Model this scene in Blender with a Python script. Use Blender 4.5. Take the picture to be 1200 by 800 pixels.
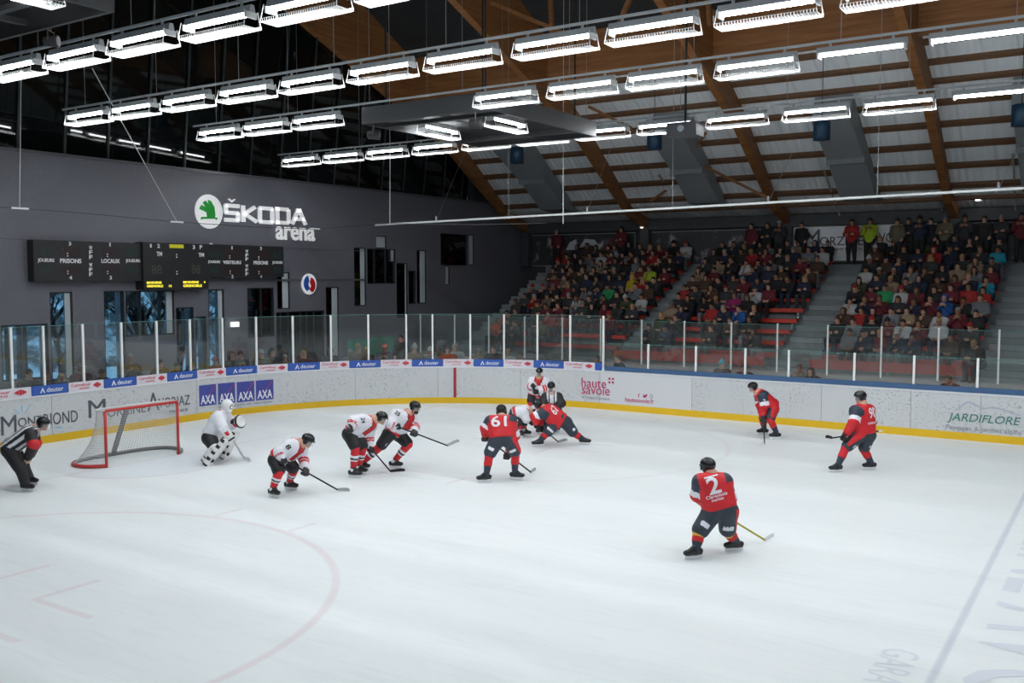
import bpy, bmesh, math, random
import numpy as np
from mathutils import Vector, Matrix
from mathutils.bvhtree import BVHTree

for o in list(bpy.data.objects): bpy.data.objects.remove(o)
SC = bpy.context.scene
COL = SC.collection
random.seed(7)

# ---------------------------------------------------------------- camera, world, exposure
FPX, YAW, PITCH = 1113.84, math.radians(123.21), math.radians(-3.878)
CAM = Vector((18.2834, -12.9964, 4.0711))
FW = Vector((math.cos(PITCH)*math.cos(YAW), math.cos(PITCH)*math.sin(YAW), math.sin(PITCH)))
RT = FW.cross(Vector((0, 0, 1))).normalized()
UP = RT.cross(FW)
RH = Vector((RT.x, RT.y, 0)); FH = Vector((FW.x, FW.y, 0)).normalized()   # level right / away directions
cd = bpy.data.cameras.new('camera')
cd.sensor_width = 36; cd.lens = 36*FPX/1200; cd.clip_end = 400
cam = bpy.data.objects.new('camera', cd); COL.objects.link(cam)
m = Matrix((RT, UP, -FW)).transposed().to_4x4(); m.translation = CAM
cam.matrix_world = m
SC.camera = cam

world = bpy.data.worlds.new('world'); SC.world = world; world.use_nodes = True
bg = world.node_tree.nodes['Background']
bg.inputs[0].default_value = (0.30, 0.52, 0.72, 1); bg.inputs[1].default_value = 2.3
SC.view_settings.view_transform = 'Standard'; SC.view_settings.look = 'None'
SC.view_settings.gamma = 1; SC.view_settings.use_curve_mapping = False
SC.view_settings.exposure = 0.10
LAMP_W = 43          # watts of one fluorescent fixture
TUBE_L = 40.0         # tube radiance

def at(px, py, X=None, Y=None, Z=None, D=None):
    d = FW + RT*((px-600)/FPX) - UP*((py-400)/FPX)
    if D is not None: t = D
    elif X is not None: t = (X-CAM.x)/d.x
    elif Y is not None: t = (Y-CAM.y)/d.y
    else: t = (Z-CAM.z)/d.z
    return CAM + d*t
def depth(p): return (Vector(p)-CAM).dot(FW)

# ---------------------------------------------------------------- materials
MATS = {}
def mat(name, col, rough=.5, spec=.5, metal=0, emit=0, ecol=None, noise=0, nscale=8, bump=0, bscale=40, sheen=0):
    if name in MATS: return MATS[name]
    M = bpy.data.materials.new(name); M.use_nodes = True; MATS[name] = M
    nt = M.node_tree; b = nt.nodes['Principled BSDF']
    b.inputs['Base Color'].default_value = (*col, 1); b.inputs['Roughness'].default_value = rough
    b.inputs['Metallic'].default_value = metal; b.inputs['Specular IOR Level'].default_value = spec
    if emit:
        b.inputs['Emission Color'].default_value = (*(ecol or col), 1); b.inputs['Emission Strength'].default_value = emit
    if noise or bump:
        tc = nt.nodes.new('ShaderNodeTexCoord')
    if noise:
        n = nt.nodes.new('ShaderNodeTexNoise'); n.inputs['Scale'].default_value = nscale; n.inputs['Detail'].default_value = 5
        r = nt.nodes.new('ShaderNodeMapRange'); r.inputs[3].default_value = 1-noise; r.inputs[4].default_value = 1+noise
        mx = nt.nodes.new('ShaderNodeMix'); mx.data_type = 'RGBA'; mx.blend_type = 'MULTIPLY'; mx.inputs[0].default_value = 1
        mx.inputs[6].default_value = (*col, 1)
        nt.links.new(tc.outputs['Object'], n.inputs['Vector']); nt.links.new(n.outputs[0], r.inputs[0])
        nt.links.new(r.outputs[0], mx.inputs[7]); nt.links.new(mx.outputs[2], b.inputs['Base Color'])
    if bump:
        n = nt.nodes.new('ShaderNodeTexNoise'); n.inputs['Scale'].default_value = bscale; n.inputs['Detail'].default_value = 3
        bp_ = nt.nodes.new('ShaderNodeBump'); bp_.inputs['Strength'].default_value = bump; bp_.inputs['Distance'].default_value = .03
        nt.links.new(tc.outputs['Object'], n.inputs['Vector']); nt.links.new(n.outputs[0], bp_.inputs['Height'])
        nt.links.new(bp_.outputs[0], b.inputs['Normal'])
    return M

def glass_mat(name, tint, refl, rough=.02, haze=0):
    M = bpy.data.materials.new(name); M.use_nodes = True; MATS[name] = M
    nt = M.node_tree; nt.nodes.clear(); N = nt.nodes.new
    out = N('ShaderNodeOutputMaterial'); tr = N('ShaderNodeBsdfTransparent'); tr.inputs[0].default_value = (*tint, 1)
    gl = N('ShaderNodeBsdfGlossy'); gl.inputs['Roughness'].default_value = rough
    fr = N('ShaderNodeFresnel'); fr.inputs[0].default_value = 1.5
    ml = N('ShaderNodeMath'); ml.operation = 'MULTIPLY'; ml.inputs[1].default_value = refl
    mx = N('ShaderNodeMixShader')
    nt.links.new(fr.outputs[0], ml.inputs[0]); nt.links.new(ml.outputs[0], mx.inputs[0])
    src = tr.outputs[0]
    if haze:
        df = N('ShaderNodeBsdfTranslucent'); df2 = N('ShaderNodeBsdfDiffuse'); df2.inputs[0].default_value = (.8, .85, .85, 1)
        m2 = N('ShaderNodeMixShader'); m2.inputs[0].default_value = haze
        nt.links.new(tr.outputs[0], m2.inputs[1]); nt.links.new(df2.outputs[0], m2.inputs[2]); src = m2.outputs[0]
    nt.links.new(src, mx.inputs[1]); nt.links.new(gl.outputs[0], mx.inputs[2]); nt.links.new(mx.outputs[0], out.inputs[0])
    return M

# ---------------------------------------------------------------- object helpers
def tag(o, label=None, cat=None, group=None, kind=None):
    if label: o['label'] = label
    if cat: o['category'] = cat
    if group: o['group'] = group
    if kind: o['kind'] = kind
    elif cat: o['kind'] = 'thing'
    return o
def empty(name, loc=(0, 0, 0), rz=0, label=None, cat=None, group=None):
    o = bpy.data.objects.new(name, None); COL.objects.link(o)
    o.location = loc; o.rotation_euler = (0, 0, rz); o.empty_display_size = .1
    return tag(o, label, cat, group)
def mesh_obj(name, V, F, mats, parent=None, MI=None, smooth=False):
    me = bpy.data.meshes.new(name)
    me.from_pydata([tuple(map(float, v)) for v in V], [], [tuple(int(i) for i in f) for f in F])
    for m_ in (mats if isinstance(mats, (list, tuple)) else [mats]): me.materials.append(m_)
    if MI is not None: me.polygons.foreach_set('material_index', np.asarray(MI, dtype=np.int32))
    if smooth: me.polygons.foreach_set('use_smooth', np.ones(len(me.polygons), dtype=bool))
    me.update()
    o = bpy.data.objects.new(name, me); COL.objects.link(o)
    if parent: o.parent = parent
    return o
def dup(root, loc=None, rz=None, parent=None):
    c = root.copy(); COL.objects.link(c)
    if parent: c.parent = parent
    if loc is not None: c.location = loc
    if rz is not None: c.rotation_euler = (0, 0, rz)
    for ch in root.children: dup(ch, parent=c)
    return c

class MB:
    """collects simple solids into one mesh"""
    def __init__(s): s.V = []; s.F = []; s.M = []
    def add(s, V, F, mi=0):
        n = len(s.V); s.V += [tuple(v) for v in V]; s.F += [tuple(i+n for i in f) for f in F]; s.M += [mi]*len(F); return s
    def box(s, a, b, mi=0):
        (x0, y0, z0), (x1, y1, z1) = a, b
        if x0 > x1: x0, x1 = x1, x0
        if y0 > y1: y0, y1 = y1, y0
        if z0 > z1: z0, z1 = z1, z0
        V = [(x0,y0,z0),(x1,y0,z0),(x1,y1,z0),(x0,y1,z0),(x0,y0,z1),(x1,y0,z1),(x1,y1,z1),(x0,y1,z1)]
        return s.add(V, [(0,3,2,1),(4,5,6,7),(0,1,5,4),(1,2,6,5),(2,3,7,6),(3,0,4,7)], mi)
    def hexa(s, V8, mi=0):
        return s.add(V8, [(0,3,2,1),(4,5,6,7),(0,1,5,4),(1,2,6,5),(2,3,7,6),(3,0,4,7)], mi)
    def tube(s, pts, r, n=8, mi=0, closed=False, up=None):
        pts = [Vector(p) for p in pts]; rs = r if isinstance(r, (list, tuple)) else [r]*len(pts)
        base = len(s.V); K = len(pts); prev = None
        for i, p in enumerate(pts):
            if closed: t = pts[(i+1) % K]-pts[i-1]
            else: t = pts[min(i+1, K-1)]-pts[max(i-1, 0)]
            t.normalize()
            if prev is None:
                u = t.cross(Vector((0, 0, 1)) if abs(t.z) < .9 else Vector((1, 0, 0))).normalized()
            else: u = (prev-t*prev.dot(t)).normalized()
            prev = u; w = t.cross(u)
            for j in range(n):
                a = 2*math.pi*(j+.5)/n; s.V.append(tuple(p+u*(rs[i]*math.cos(a))+w*(rs[i]*math.sin(a))))
        for i in range(K if closed else K-1):
            a = base+i*n; b = base+((i+1) % K)*n
            for j in range(n): s.F.append((a+j, a+(j+1) % n, b+(j+1) % n, b+j)); s.M.append(mi)
        if not closed:
            s.F.append(tuple(base+j for j in reversed(range(n)))); s.F.append(tuple(base+(K-1)*n+j for j in range(n))); s.M += [mi, mi]
        return s
    def lathe(s, prof, n=16, c=(0, 0, 0), mi=0, axis='z'):
        base = len(s.V)
        for (r, z) in prof:
            for j in range(n):
                a = 2*math.pi*j/n; v = (r*math.cos(a), r*math.sin(a), z)
                if axis == 'x': v = (v[2], v[0], v[1])
                if axis == 'y': v = (v[1], v[2], v[0])
                s.V.append((c[0]+v[0], c[1]+v[1], c[2]+v[2]))
        for i in range(len(prof)-1):
            for j in range(n):
                a = base+i*n; s.F.append((a+j, a+(j+1) % n, a+n+(j+1) % n, a+n+j)); s.M.append(mi)
        s.F.append(tuple(base+j for j in reversed(range(n)))); s.F.append(tuple(base+(len(prof)-1)*n+j for j in range(n))); s.M += [mi, mi]
        return s
    def build(s, name, mats, parent=None, smooth=False): return mesh_obj(name, s.V, s.F, mats, parent, s.M, smooth)

# text -> (verts, faces), baseline at origin, centred when asked
_tc = {}
def text_geo(body, size=1, bold=0, ext=.005, shear=0, align='CENTER', sx=1, space=1, res=3):
    cu = bpy.data.curves.new('t', 'FONT'); cu.body = body; cu.size = size; cu.offset = bold*size; cu.extrude = ext
    cu.shear = shear; cu.align_x = align; cu.space_character = space; cu.resolution_u = res
    o = bpy.data.objects.new('t', cu); COL.objects.link(o)
    dg = bpy.context.evaluated_depsgraph_get(); me = bpy.data.meshes.new_from_object(o.evaluated_get(dg))
    V = [(v.co.x*sx, v.co.y, v.co.z) for v in me.vertices]; F = [tuple(p.vertices) for p in me.polygons]
    bpy.data.objects.remove(o); bpy.data.curves.remove(cu); bpy.data.meshes.remove(me)
    return V, F
def disc_geo(r, n=32, ext=.005, cx=0, cy=0, sx=1, r0=0):
    V = []; F = []
    if r0:
        for z in (-ext, ext):
            for R in (r0, r):
                V += [(cx+R*math.cos(2*math.pi*i/n)*sx, cy+R*math.sin(2*math.pi*i/n), z) for i in range(n)]
        for i in range(n):
            j = (i+1) % n
            F += [(2*n+i, 3*n+i, 3*n+j, 2*n+j), (n+i, n+j, 3*n+j, 3*n+i)]
        return V, F
    for z in (-ext, ext): V += [(cx+r*math.cos(2*math.pi*i/n)*sx, cy+r*math.sin(2*math.pi*i/n), z) for i in range(n)]
    F = [tuple(range(n, 2*n))]+[(i, (i+1) % n, n+(i+1) % n, n+i) for i in range(n)]
    return V, F
def poly_geo(pts, ext=.005):
    n = len(pts); V = [(x, y, -ext) for x, y in pts]+[(x, y, ext) for x, y in pts]
    return V, [tuple(range(n, 2*n))]+[(i, (i+1) % n, n+(i+1) % n, n+i) for i in range(n)]
def rect_geo(x0, y0, x1, y1, ext=.005): return poly_geo([(x0, y0), (x1, y0), (x1, y1), (x0, y1)], ext)
def warp(geo, f): return [f(*v) for v in geo[0]], geo[1]

# ---------------------------------------------------------------- implicit surfaces (bodies and clothes)
def V3(p): return np.array([p[0], p[1], p[2]], dtype=float)
def cap(a, b, ra, rb=None): return ('c', V3(a), V3(b), ra, ra if rb is None else rb)
def ell(c, r, R=None): return ('e', V3(c), np.array(r, float), np.eye(3) if R is None else np.array(R, float))
def rbx(c, h, R=None, r=.02): return ('b', V3(c), np.array(h, float), np.eye(3) if R is None else np.array(R, float), r)
def sub(p): return ('-', p)
def _sd(p, X):
    t = p[0]
    if t == 'c':
        a, b, ra, rb = p[1:]; ab = b-a; L = ab@ab+1e-9
        h = np.clip(((X-a)@ab)/L, 0, 1); return np.linalg.norm(X-a-h[..., None]*ab, axis=-1)-(ra+(rb-ra)*h)
    if t == 'e':
        c, r, R = p[1:]; q = (X-c)@R; k0 = np.linalg.norm(q/r, axis=-1); k1 = np.linalg.norm(q/(r*r), axis=-1)+1e-9
        return k0*(k0-1)/k1
    if t == 'b':
        c, h, R, r = p[1:]; q = np.abs((X-c)@R)-(h-r); return np.linalg.norm(np.maximum(q, 0), axis=-1)+np.minimum(q.max(-1), 0)-r
def _bb(p):
    if p[0] == 'c': R = max(p[3], p[4]); return np.minimum(p[1], p[2])-R, np.maximum(p[1], p[2])+R
    R = np.linalg.norm(p[2]) if p[0] == 'b' else max(p[2]); return p[1]-R, p[1]+R
def nets(prims, vox=.02, k=.03):
    pos = [p for p in prims if p[0] != '-']; bbs = [_bb(p) for p in pos]
    lo = np.min([b[0] for b in bbs], 0)-2.5*vox; hi = np.max([b[1] for b in bbs], 0)+2.5*vox
    n = np.ceil((hi-lo)/vox).astype(int)+1
    D = np.full(n, 1.0)
    ax = [lo[i]+vox*np.arange(n[i]) for i in range(3)]
    m_ = k+3*vox
    for p in prims:
        q = p[1] if p[0] == '-' else p
        b0, b1 = _bb(q); i0 = np.clip(((b0-m_-lo)/vox).astype(int), 0, n-1); i1 = np.clip(((b1+m_-lo)/vox).astype(int)+2, 1, n)
        sl = tuple(slice(i0[i], i1[i]) for i in range(3))
        X = np.stack(np.meshgrid(*[ax[i][sl[i]] for i in range(3)], indexing='ij'), -1)
        if X.size == 0: continue
        d = _sd(q, X); A = D[sl]
        if p[0] == '-': D[sl] = np.maximum(A, -d)
        else:
            h = np.maximum(k-np.abs(A-d), 0)/k if k > 0 else 0; D[sl] = np.minimum(A, d)-h*h*k*.25
    S = D < 0
    C = np.zeros(n-1, int)
    for dx in (0, 1):
        for dy in (0, 1):
            for dz in (0, 1): C += S[dx:n[0]-1+dx, dy:n[1]-1+dy, dz:n[2]-1+dz]
    act = (C > 0) & (C < 8); idx = -np.ones(n-1, int); ijk = np.argwhere(act); idx[act] = np.arange(len(ijk))
    acc = np.zeros((len(ijk), 3)); cnt = np.zeros(len(ijk))
    cr = [(0,0,0),(1,0,0),(0,1,0),(1,1,0),(0,0,1),(1,0,1),(0,1,1),(1,1,1)]
    for a in range(8):
        for b in range(a+1, 8):
            if sum(abs(cr[a][i]-cr[b][i]) for i in range(3)) != 1: continue
            A = D[tuple((ijk+cr[a]).T)]; B = D[tuple((ijk+cr[b]).T)]; x = (A < 0) != (B < 0)
            t = np.where(x, A/(A-B+1e-12), 0)
            P = np.array(cr[a])+t[:, None]*(np.array(cr[b])-np.array(cr[a])); acc += np.where(x[:, None], P, 0); cnt += x
    V = lo+vox*(ijk+acc/np.maximum(cnt, 1)[:, None])
    Q = []
    for a in range(3):
        b, c = (a+1) % 3, (a+2) % 3
        sl0 = [slice(None)]*3; sl1 = [slice(None)]*3; sl0[a] = slice(0, -1); sl1[a] = slice(1, None)
        e = np.argwhere(S[tuple(sl0)] != S[tuple(sl1)])
        e = e[(e[:, b] > 0) & (e[:, c] > 0) & (e[:, b] < n[b]-1) & (e[:, c] < n[c]-1)]
        if not len(e): continue
        ob = np.zeros(3, int); ob[b] = 1; oc = np.zeros(3, int); oc[c] = 1
        q = np.stack([idx[tuple((e-ob-oc).T)], idx[tuple((e-oc).T)], idx[tuple(e.T)], idx[tuple((e-ob).T)]], 1)
        fl = ~S[tuple(e.T)]; q[fl] = q[fl][:, ::-1]; Q.append(q)
    return V, np.concatenate(Q)
def soft(name, prims, mats, parent=None, vox=.02, k=.03, zone=None):
    V, F = nets(prims, vox, k)
    MI = None
    if zone is not None:
        Cn = V[F].mean(1); MI = zone(Cn)
    return mesh_obj(name, V, F, mats, parent, MI, True)
def seg_t(C, a, b):
    a = V3(a); ab = V3(b)-a; return ((C-a)@ab)/(ab@ab)
ORD = ['zeroth','first','second','third','fourth','fifth','sixth','seventh','eighth','ninth','tenth','eleventh','twelfth','thirteenth','fourteenth','fifteenth','sixteenth','seventeenth','eighteenth','nineteenth','twentieth','twenty-first','twenty-second','twenty-third','twenty-fourth']
# ================================================================ SETTING
# roof curve across the hall (ceiling height and underside of the glulam beams)
CY = [0, 6.3, 13, 15.4, 17.6, 19.5, 21.3, 23.7, 25.6]
CZ = [17.6, 16.0, 13.3, 12.1, 11.05, 10.05, 8.8, 7.05, 6.55]
UZ = [16.0, 14.5, 11.95, 10.96, 10.03, 9.2, 8.07, 6.64, 6.1]
def zc(y): return float(np.interp(abs(y), CY, CZ))
def zu(y): return float(np.interp(abs(y), CY, UZ))
XW, YB = -6.3, 25.6           # end wall plane, back wall plane
XR, YN = 40.0, -25.6

# ---- ice, with the markings as a procedural pattern
ice = bpy.data.materials.new('ice'); ice.use_nodes = True
nt = ice.node_tree; B = nt.nodes['Principled BSDF']; L = nt.links.new; N = nt.nodes.new
geo = N('ShaderNodeNewGeometry'); sep = N('ShaderNodeSeparateXYZ'); L(geo.outputs['Position'], sep.inputs[0])
def mth(op, a, b=None, c=None):
    n = N('ShaderNodeMath'); n.operation = op
    for i, v in enumerate((a, b, c)):
        if v is None: continue
        if isinstance(v, (int, float)): n.inputs[i].default_value = v
        else: L(v, n.inputs[i])
    return n.outputs[0]
X_, Y_ = sep.outputs[0], sep.outputs[1]
def band(v, c, w, soft_=.02):     # 1 inside |v-c|<w
    return mth('SUBTRACT', 1, mth('SMOOTHSTEP' if False else 'MULTIPLY', mth('MINIMUM', mth('MAXIMUM', mth('SUBTRACT', mth('ABSOLUTE', mth('SUBTRACT', v, c)), w), 0), soft_), 1/soft_))
def dist(cx, cy): return mth('SQRT', mth('ADD', mth('POWER', mth('SUBTRACT', X_, cx), 2), mth('POWER', mth('SUBTRACT', Y_, cy), 2)))
def ring(cx, cy, r, w): return band(dist(cx, cy), r, w, .04)
red = ring(6.16, -6.89, 4.5, .035)
red = mth('MAXIMUM', red, mth('MULTIPLY', ring(6.16, 6.89, 4.5, .035), .5))
red = mth('MAXIMUM', red, band(X_, 0, .03))
for cy in (-6.89, 6.89):           # face-off L marks and spots
    red = mth('MAXIMUM', red, band(dist(6.16, cy), 0, .28))
    for sx in (-1, 1):
        for sy in (-1, 1):
            a = mth('MULTIPLY', band(X_, 6.16+sx*1.2, .6), band(Y_, cy+sy*.45, .035, .03))
            b = mth('MULTIPLY', band(X_, 6.16+sx*.6, .035, .03), band(Y_, cy+sy*.9, .45))
            red = mth('MAXIMUM', red, mth('MAXIMUM', a, b))
        red = mth('MAXIMUM', red, mth('MULTIPLY', band(Y_, cy+sx*4.8, .3), mth('MAXIMUM', band(X_, 6.16-.9, .03, .03), band(X_, 6.16+.9, .03, .03))))
crease = mth('MULTIPLY', ring(0, 0, 1.85, .03), mth('GREATER_THAN', X_, 0))
red = mth('MAXIMUM', red, crease)
blu = band(X_, 16.70, .02, .04)
fill = mth('MULTIPLY', mth('LESS_THAN', dist(0, 0), 1.83), mth('GREATER_THAN', X_, 0))
nz = N('ShaderNodeTexNoise'); nz.inputs['Scale'].default_value = .35; nz.inputs['Detail'].default_value = 6
L(geo.outputs['Position'], nz.inputs['Vector'])
nz2 = N('ShaderNodeTexNoise'); nz2.inputs['Scale'].default_value = 3; nz2.inputs['Detail'].default_value = 8; nz2.inputs['Distortion'].default_value = 1.5
mp = N('ShaderNodeMapping'); mp.inputs['Scale'].default_value = (.25, 2.2, 1); mp.inputs['Rotation'].default_value = (0, 0, .6)
L(geo.outputs['Position'], mp.inputs[0]); L(mp.outputs[0], nz2.inputs['Vector'])
def mixc(f, a, b):
    n = N('ShaderNodeMix'); n.data_type = 'RGBA'
    if isinstance(f, float): n.inputs[0].default_value = f
    else: L(f, n.inputs[0])
    for i, v in ((6, a), (7, b)):
        if isinstance(v, tuple): n.inputs[i].default_value = (*v, 1)
        else: L(v, n.inputs[i])
    return n.outputs[2]
c0 = mixc(nz.outputs[0], (.80, .85, .86), (.86, .885, .90))
c0 = mixc(mth('MULTIPLY', mth('MAXIMUM', mth('SUBTRACT', nz2.outputs[0], .5), 0), .9), c0, (.62, .69, .72))
c0 = mixc(mth('MULTIPLY', fill, .12), c0, (.45, .62, .78))
c0 = mixc(mth('MULTIPLY', red, .20), c0, (.62, .30, .36))
c0 = mixc(mth('MULTIPLY', blu, .36), c0, (.30, .36, .50))
L(c0, B.inputs['Base Color'])
mr = N('ShaderNodeMapRange'); mr.inputs[3].default_value = .28; mr.inputs[4].default_value = .55; L(nz2.outputs[0], mr.inputs[0]); L(mr.outputs[0], B.inputs['Roughness'])
B.inputs['Specular IOR Level'].default_value = .3

# board path: s runs along the end boards, round the corner, then along the far side
RXE, RW, RR = -3.955, 12.924, 8.57
S1 = RW-RR; S2 = S1+RR*math.pi/2
def bp(s, off=0):               # off > 0 is outward
    if s < S1: return (RXE-off, s, (1, 0))
    if s < S2:
        a = (s-S1)/RR; cx, cy = RXE+RR, RW-RR
        return (cx-(RR+off)*math.cos(a), cy+(RR+off)*math.sin(a), (math.cos(a), -math.sin(a)))
    return (RXE+RR+(s-S2), RW+off, (0, -1))
def s_of(px, z=1.2):
    best = None
    for i in range(-60, 420):
        s = i*.1; x, y, _ = bp(s); d = Vector((x, y, z))-CAM; u = 600+FPX*d.dot(RT)/d.dot(FW)
        if best is None or abs(u-px) < best[0]: best = (abs(u-px), s)
    s0 = best[1]
    for j in range(-20, 21):
        s = s0+j*.005; x, y, _ = bp(s); d = Vector((x, y, z))-CAM; u = 600+FPX*d.dot(RT)/d.dot(FW)
        if abs(u-px) < best[0]: best = (abs(u-px), s)
    return best[1]
SA, SB = -6.0, 40.0
ssteps = [SA+i*.25 for i in range(int((SB-SA)/.25)+1)]
# ice outline
pts = [bp(s, .02)[:2] for s in ssteps]
V = [(x, y, 0) for x, y in pts]+[(XR, RW, 0), (XR, -13.1, 0), (RXE+RR, -13.1, 0), (RXE, -13.1+RR, 0)]
o = mesh_obj('floor', V, [tuple(reversed(range(len(V))))], ice); tag(o, 'white skating ice of the rink with faint red circle and blue line', kind='structure')
MATS['ground_dark'] = mat('rubber_floor', (.07, .07, .075), .8, noise=.2)
mb = MB(); mb.box((-8, -26, -.35), (XR+1, 27, -.02)); tag(mb.build('floor', MATS['ground_dark']), kind='structure')

# ---- far deck (raised walkway behind the low glass) and grandstand
conc = mat('concrete', (.20, .22, .23), .85, noise=.15, nscale=3, bump=.2)
concd = mat('concrete_dark', (.10, .105, .11), .85, noise=.15, nscale=3)
deck = mat('deck_floor', (.42, .39, .38), .7, noise=.12, nscale=2)
NR, Y0, Z0, TD, TR = 10, 17.9, 1.12, .74, .35
def rowY(k): return Y0+TD*k
def rowZ(k): return Z0+TR*k
mb = MB(); mb.box((2.5, 15.3, -.02), (XR, Y0-.05, 1.05)); mb.box((-2, 13.15, -.02), (XR, 15.3, .25)); tag(mb.build('floor', deck), kind='structure')
mb = MB(); mb.box((XW+.02, 16.6, -.02), (2.5, Y0-.05, 1.0)); tag(mb.build('floor', deck), kind='structure')
mb = MB()
XS0 = -4.9
for k in range(NR): mb.box((XS0, rowY(k), -.02 if k == 0 else rowZ(k)-TR-.4), (XR, rowY(k)+TD+.02, rowZ(k)))
mb.box((XS0, rowY(NR), 2), (XR, YB, rowZ(NR)-.05))
mb.box((XS0, Y0+.5, 0), (XS0+.15, YB, 1.2))
tag(mb.build('floor', conc), 'stepped concrete terraces of the grandstand', kind='structure')
AISLES = [(-4.75, -3.55), (2.35, 3.55), (8.35, 9.65), (14.55, 15.9)]
for i, (a, b) in enumerate(AISLES):
    mb = MB()
    for k in range(NR): mb.box((a, rowY(k)-TD*.5, rowZ(k)-TR), (b, rowY(k)+.02, rowZ(k)-TR/2))
    o = mb.build('stair_steps', mat('stair_grey', (.24, .27, .285), .85, noise=.15, nscale=4))
    tag(o, ['grey concrete steps climbing beside the dark end wall', 'grey concrete stairway between the left and middle seating blocks',
            'grey concrete stairway between the middle and right seating blocks', 'grey concrete stairway at the right edge of the picture'][i], 'stairs', 'grandstand stairways')

# ---- back wall with eaves beam
mb = MB(); mb.box((XW-.3, YB, -.3), (XR, YB+.3, 6.9)); tag(mb.build('wall_back', mat('back_wall_paint', (.045, .045, .05), .8, noise=.2)), kind='structure')
mb = MB(); mb.box((XW, YB-.35, 6.12), (XR, YB-.02, 6.55)); tag(mb.build('trim_1', mat('eaves_dark', (.05, .055, .06), .6)), 'dark eaves beam above the back wall', kind='structure')
for nm, a, b in (('wall_near', (-8, YN-.3, -.3), (XR, YN, 8)), ('wall_right', (XR, YN, -.3), (XR+.3, YB, 18))):
    mb = MB(); mb.box(a, b); tag(mb.build(nm, mat('plain_dark_wall', (.10, .10, .11), .8)), kind='structure')

# ---- roof: pale corrugated sheets over the stands, dark lining over the ice
cor = bpy.data.materials.new('corrugated_ceiling'); cor.use_nodes = True; nt = cor.node_tree; N = nt.nodes.new; L = nt.links.new
b_ = nt.nodes['Principled BSDF']; b_.inputs['Roughness'].default_value = .45
tc = N('ShaderNodeNewGeometry'); wv = N('ShaderNodeTexWave'); wv.inputs['Scale'].default_value = 1.35; wv.bands_direction = 'X'; wv.inputs['Distortion'].default_value = 0
L(tc.outputs['Position'], wv.inputs['Vector'])
wv2 = N('ShaderNodeTexWave'); wv2.inputs['Scale'].default_value = .33; wv2.bands_direction = 'X'; L(tc.outputs['Position'], wv2.inputs['Vector'])
rp = N('ShaderNodeValToRGB'); rp.color_ramp.elements[0].position = .0; rp.color_ramp.elements[0].color = (.76, .80, .81, 1)
rp.color_ramp.elements[1].position = .04; rp.color_ramp.elements[1].color = (.90, .94, .95, 1); L(wv2.outputs[0], rp.inputs[0]); L(rp.outputs[0], b_.inputs['Base Color'])
bn = N('ShaderNodeBump'); bn.inputs['Strength'].default_value = .6; bn.inputs['Distance'].default_value = .04; L(wv.outputs[0], bn.inputs['Height']); L(bn.outputs[0], b_.inputs['Normal'])
drk = mat('dark_lining', (.018, .02, .022), .75, noise=.5, nscale=.8)
def roof(ys, m_, x0=-9, x1=XR, up=0):
    V = []; F = []
    for y in ys:
        z = zc(y)+up; V += [(x0, y, z), (x1, y, z), (x1, y, z+.25), (x0, y, z+.25)]
    for i in range(len(ys)-1):
        a = 4*i; b = a+4; F += [(a, b, b+1, a+1), (a+3, a+2, b+2, b+3), (a, a+3, b+3, b), (a+1, b+1, b+2, a+2)]
    return mesh_obj('ceiling', V, F, m_)
tag(roof([16.9, 17.6, 18.5, 19.5, 20.4, 21.3, 22.5, 23.7, 24.6, 25.9], cor), 'pale corrugated roof sheets over the stands', kind='structure')
tag(roof([-16.9, -13, -6.3, 0, 6.3, 13, 15.4, 17.0], drk, up=1.2), 'dark roof lining above the ice', kind='structure')
tag(roof([-25.9, -23.7, -21.3, -19.5, -17.6, -16.9], cor), kind='structure')

# ---- glulam beams, purlins, girder, struts
wood = bpy.data.materials.new('glulam_wood'); wood.use_nodes = True; nt = wood.node_tree; N = nt.nodes.new; L = nt.links.new
b_ = nt.nodes['Principled BSDF']; b_.inputs['Roughness'].default_value = .55
tc = N('ShaderNodeNewGeometry'); mp_ = N('ShaderNodeMapping'); mp_.inputs['Scale'].default_value = (.3, .3, 6)
nz = N('ShaderNodeTexNoise'); nz.inputs['Scale'].default_value = 2.5; nz.inputs['Detail'].default_value = 6; L(tc.outputs['Position'], mp_.inputs[0]); L(mp_.outputs[0], nz.inputs['Vector'])
rp = N('ShaderNodeValToRGB'); rp.color_ramp.elements[0].position = .3; rp.color_ramp.elements[0].color = (.21, .082, .024, 1)
rp.color_ramp.elements[1].position = .7; rp.color_ramp.elements[1].color = (.34, .145, .047, 1); L(nz.outputs[0], rp.inputs[0]); L(rp.outputs[0], b_.inputs['Base Color'])
BX = [-6.0, .2, 6.45, 12.65, 18.9, 25.1]
BD = ['standing against the dark end wall', 'rising from behind the left seating block', 'rising from the stairs beside the white banner',
      'second from the right edge, behind the white banner end', 'at the far right of the roof', 'beyond the right edge']
for i, bx in enumerate(BX):
    ys = [0, 3, 6.3, 9, 13, 15.4, 16.7, 16.85, 17.6, 19.5, 20.4, 21.3, 22.5, 23.7, 25.5]
    V = []; F = []
    for y in ys:
        zl, zh = zu(y), zc(y)-.01+(1.19 if y < 16.8 else 0)
        V += [(bx-.13, y, zl), (bx+.13, y, zl), (bx+.13, y, zh), (bx-.13, y, zh)]
    for j in range(len(ys)-1):
        a = 4*j
        for q in range(4): F.append((a+q, a+4+q, a+4+(q+1) % 4, a+(q+1) % 4))
    F += [(0, 1, 2, 3), tuple(4*(len(ys)-1)+q for q in (3, 2, 1, 0))]
    o = mesh_obj('roof_beam', V, F, wood)
    tag(o, 'curved brown glulam roof beam '+BD[i], 'beam', 'curved glulam beams'); 
    mb = MB(); mb.box((bx-.2, YB-.4, rowZ(NR)-.06), (bx+.2, YB-.02, 6.2)); mb.build('post', mat('eaves_dark', (.05, .055, .06)), o)
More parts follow.
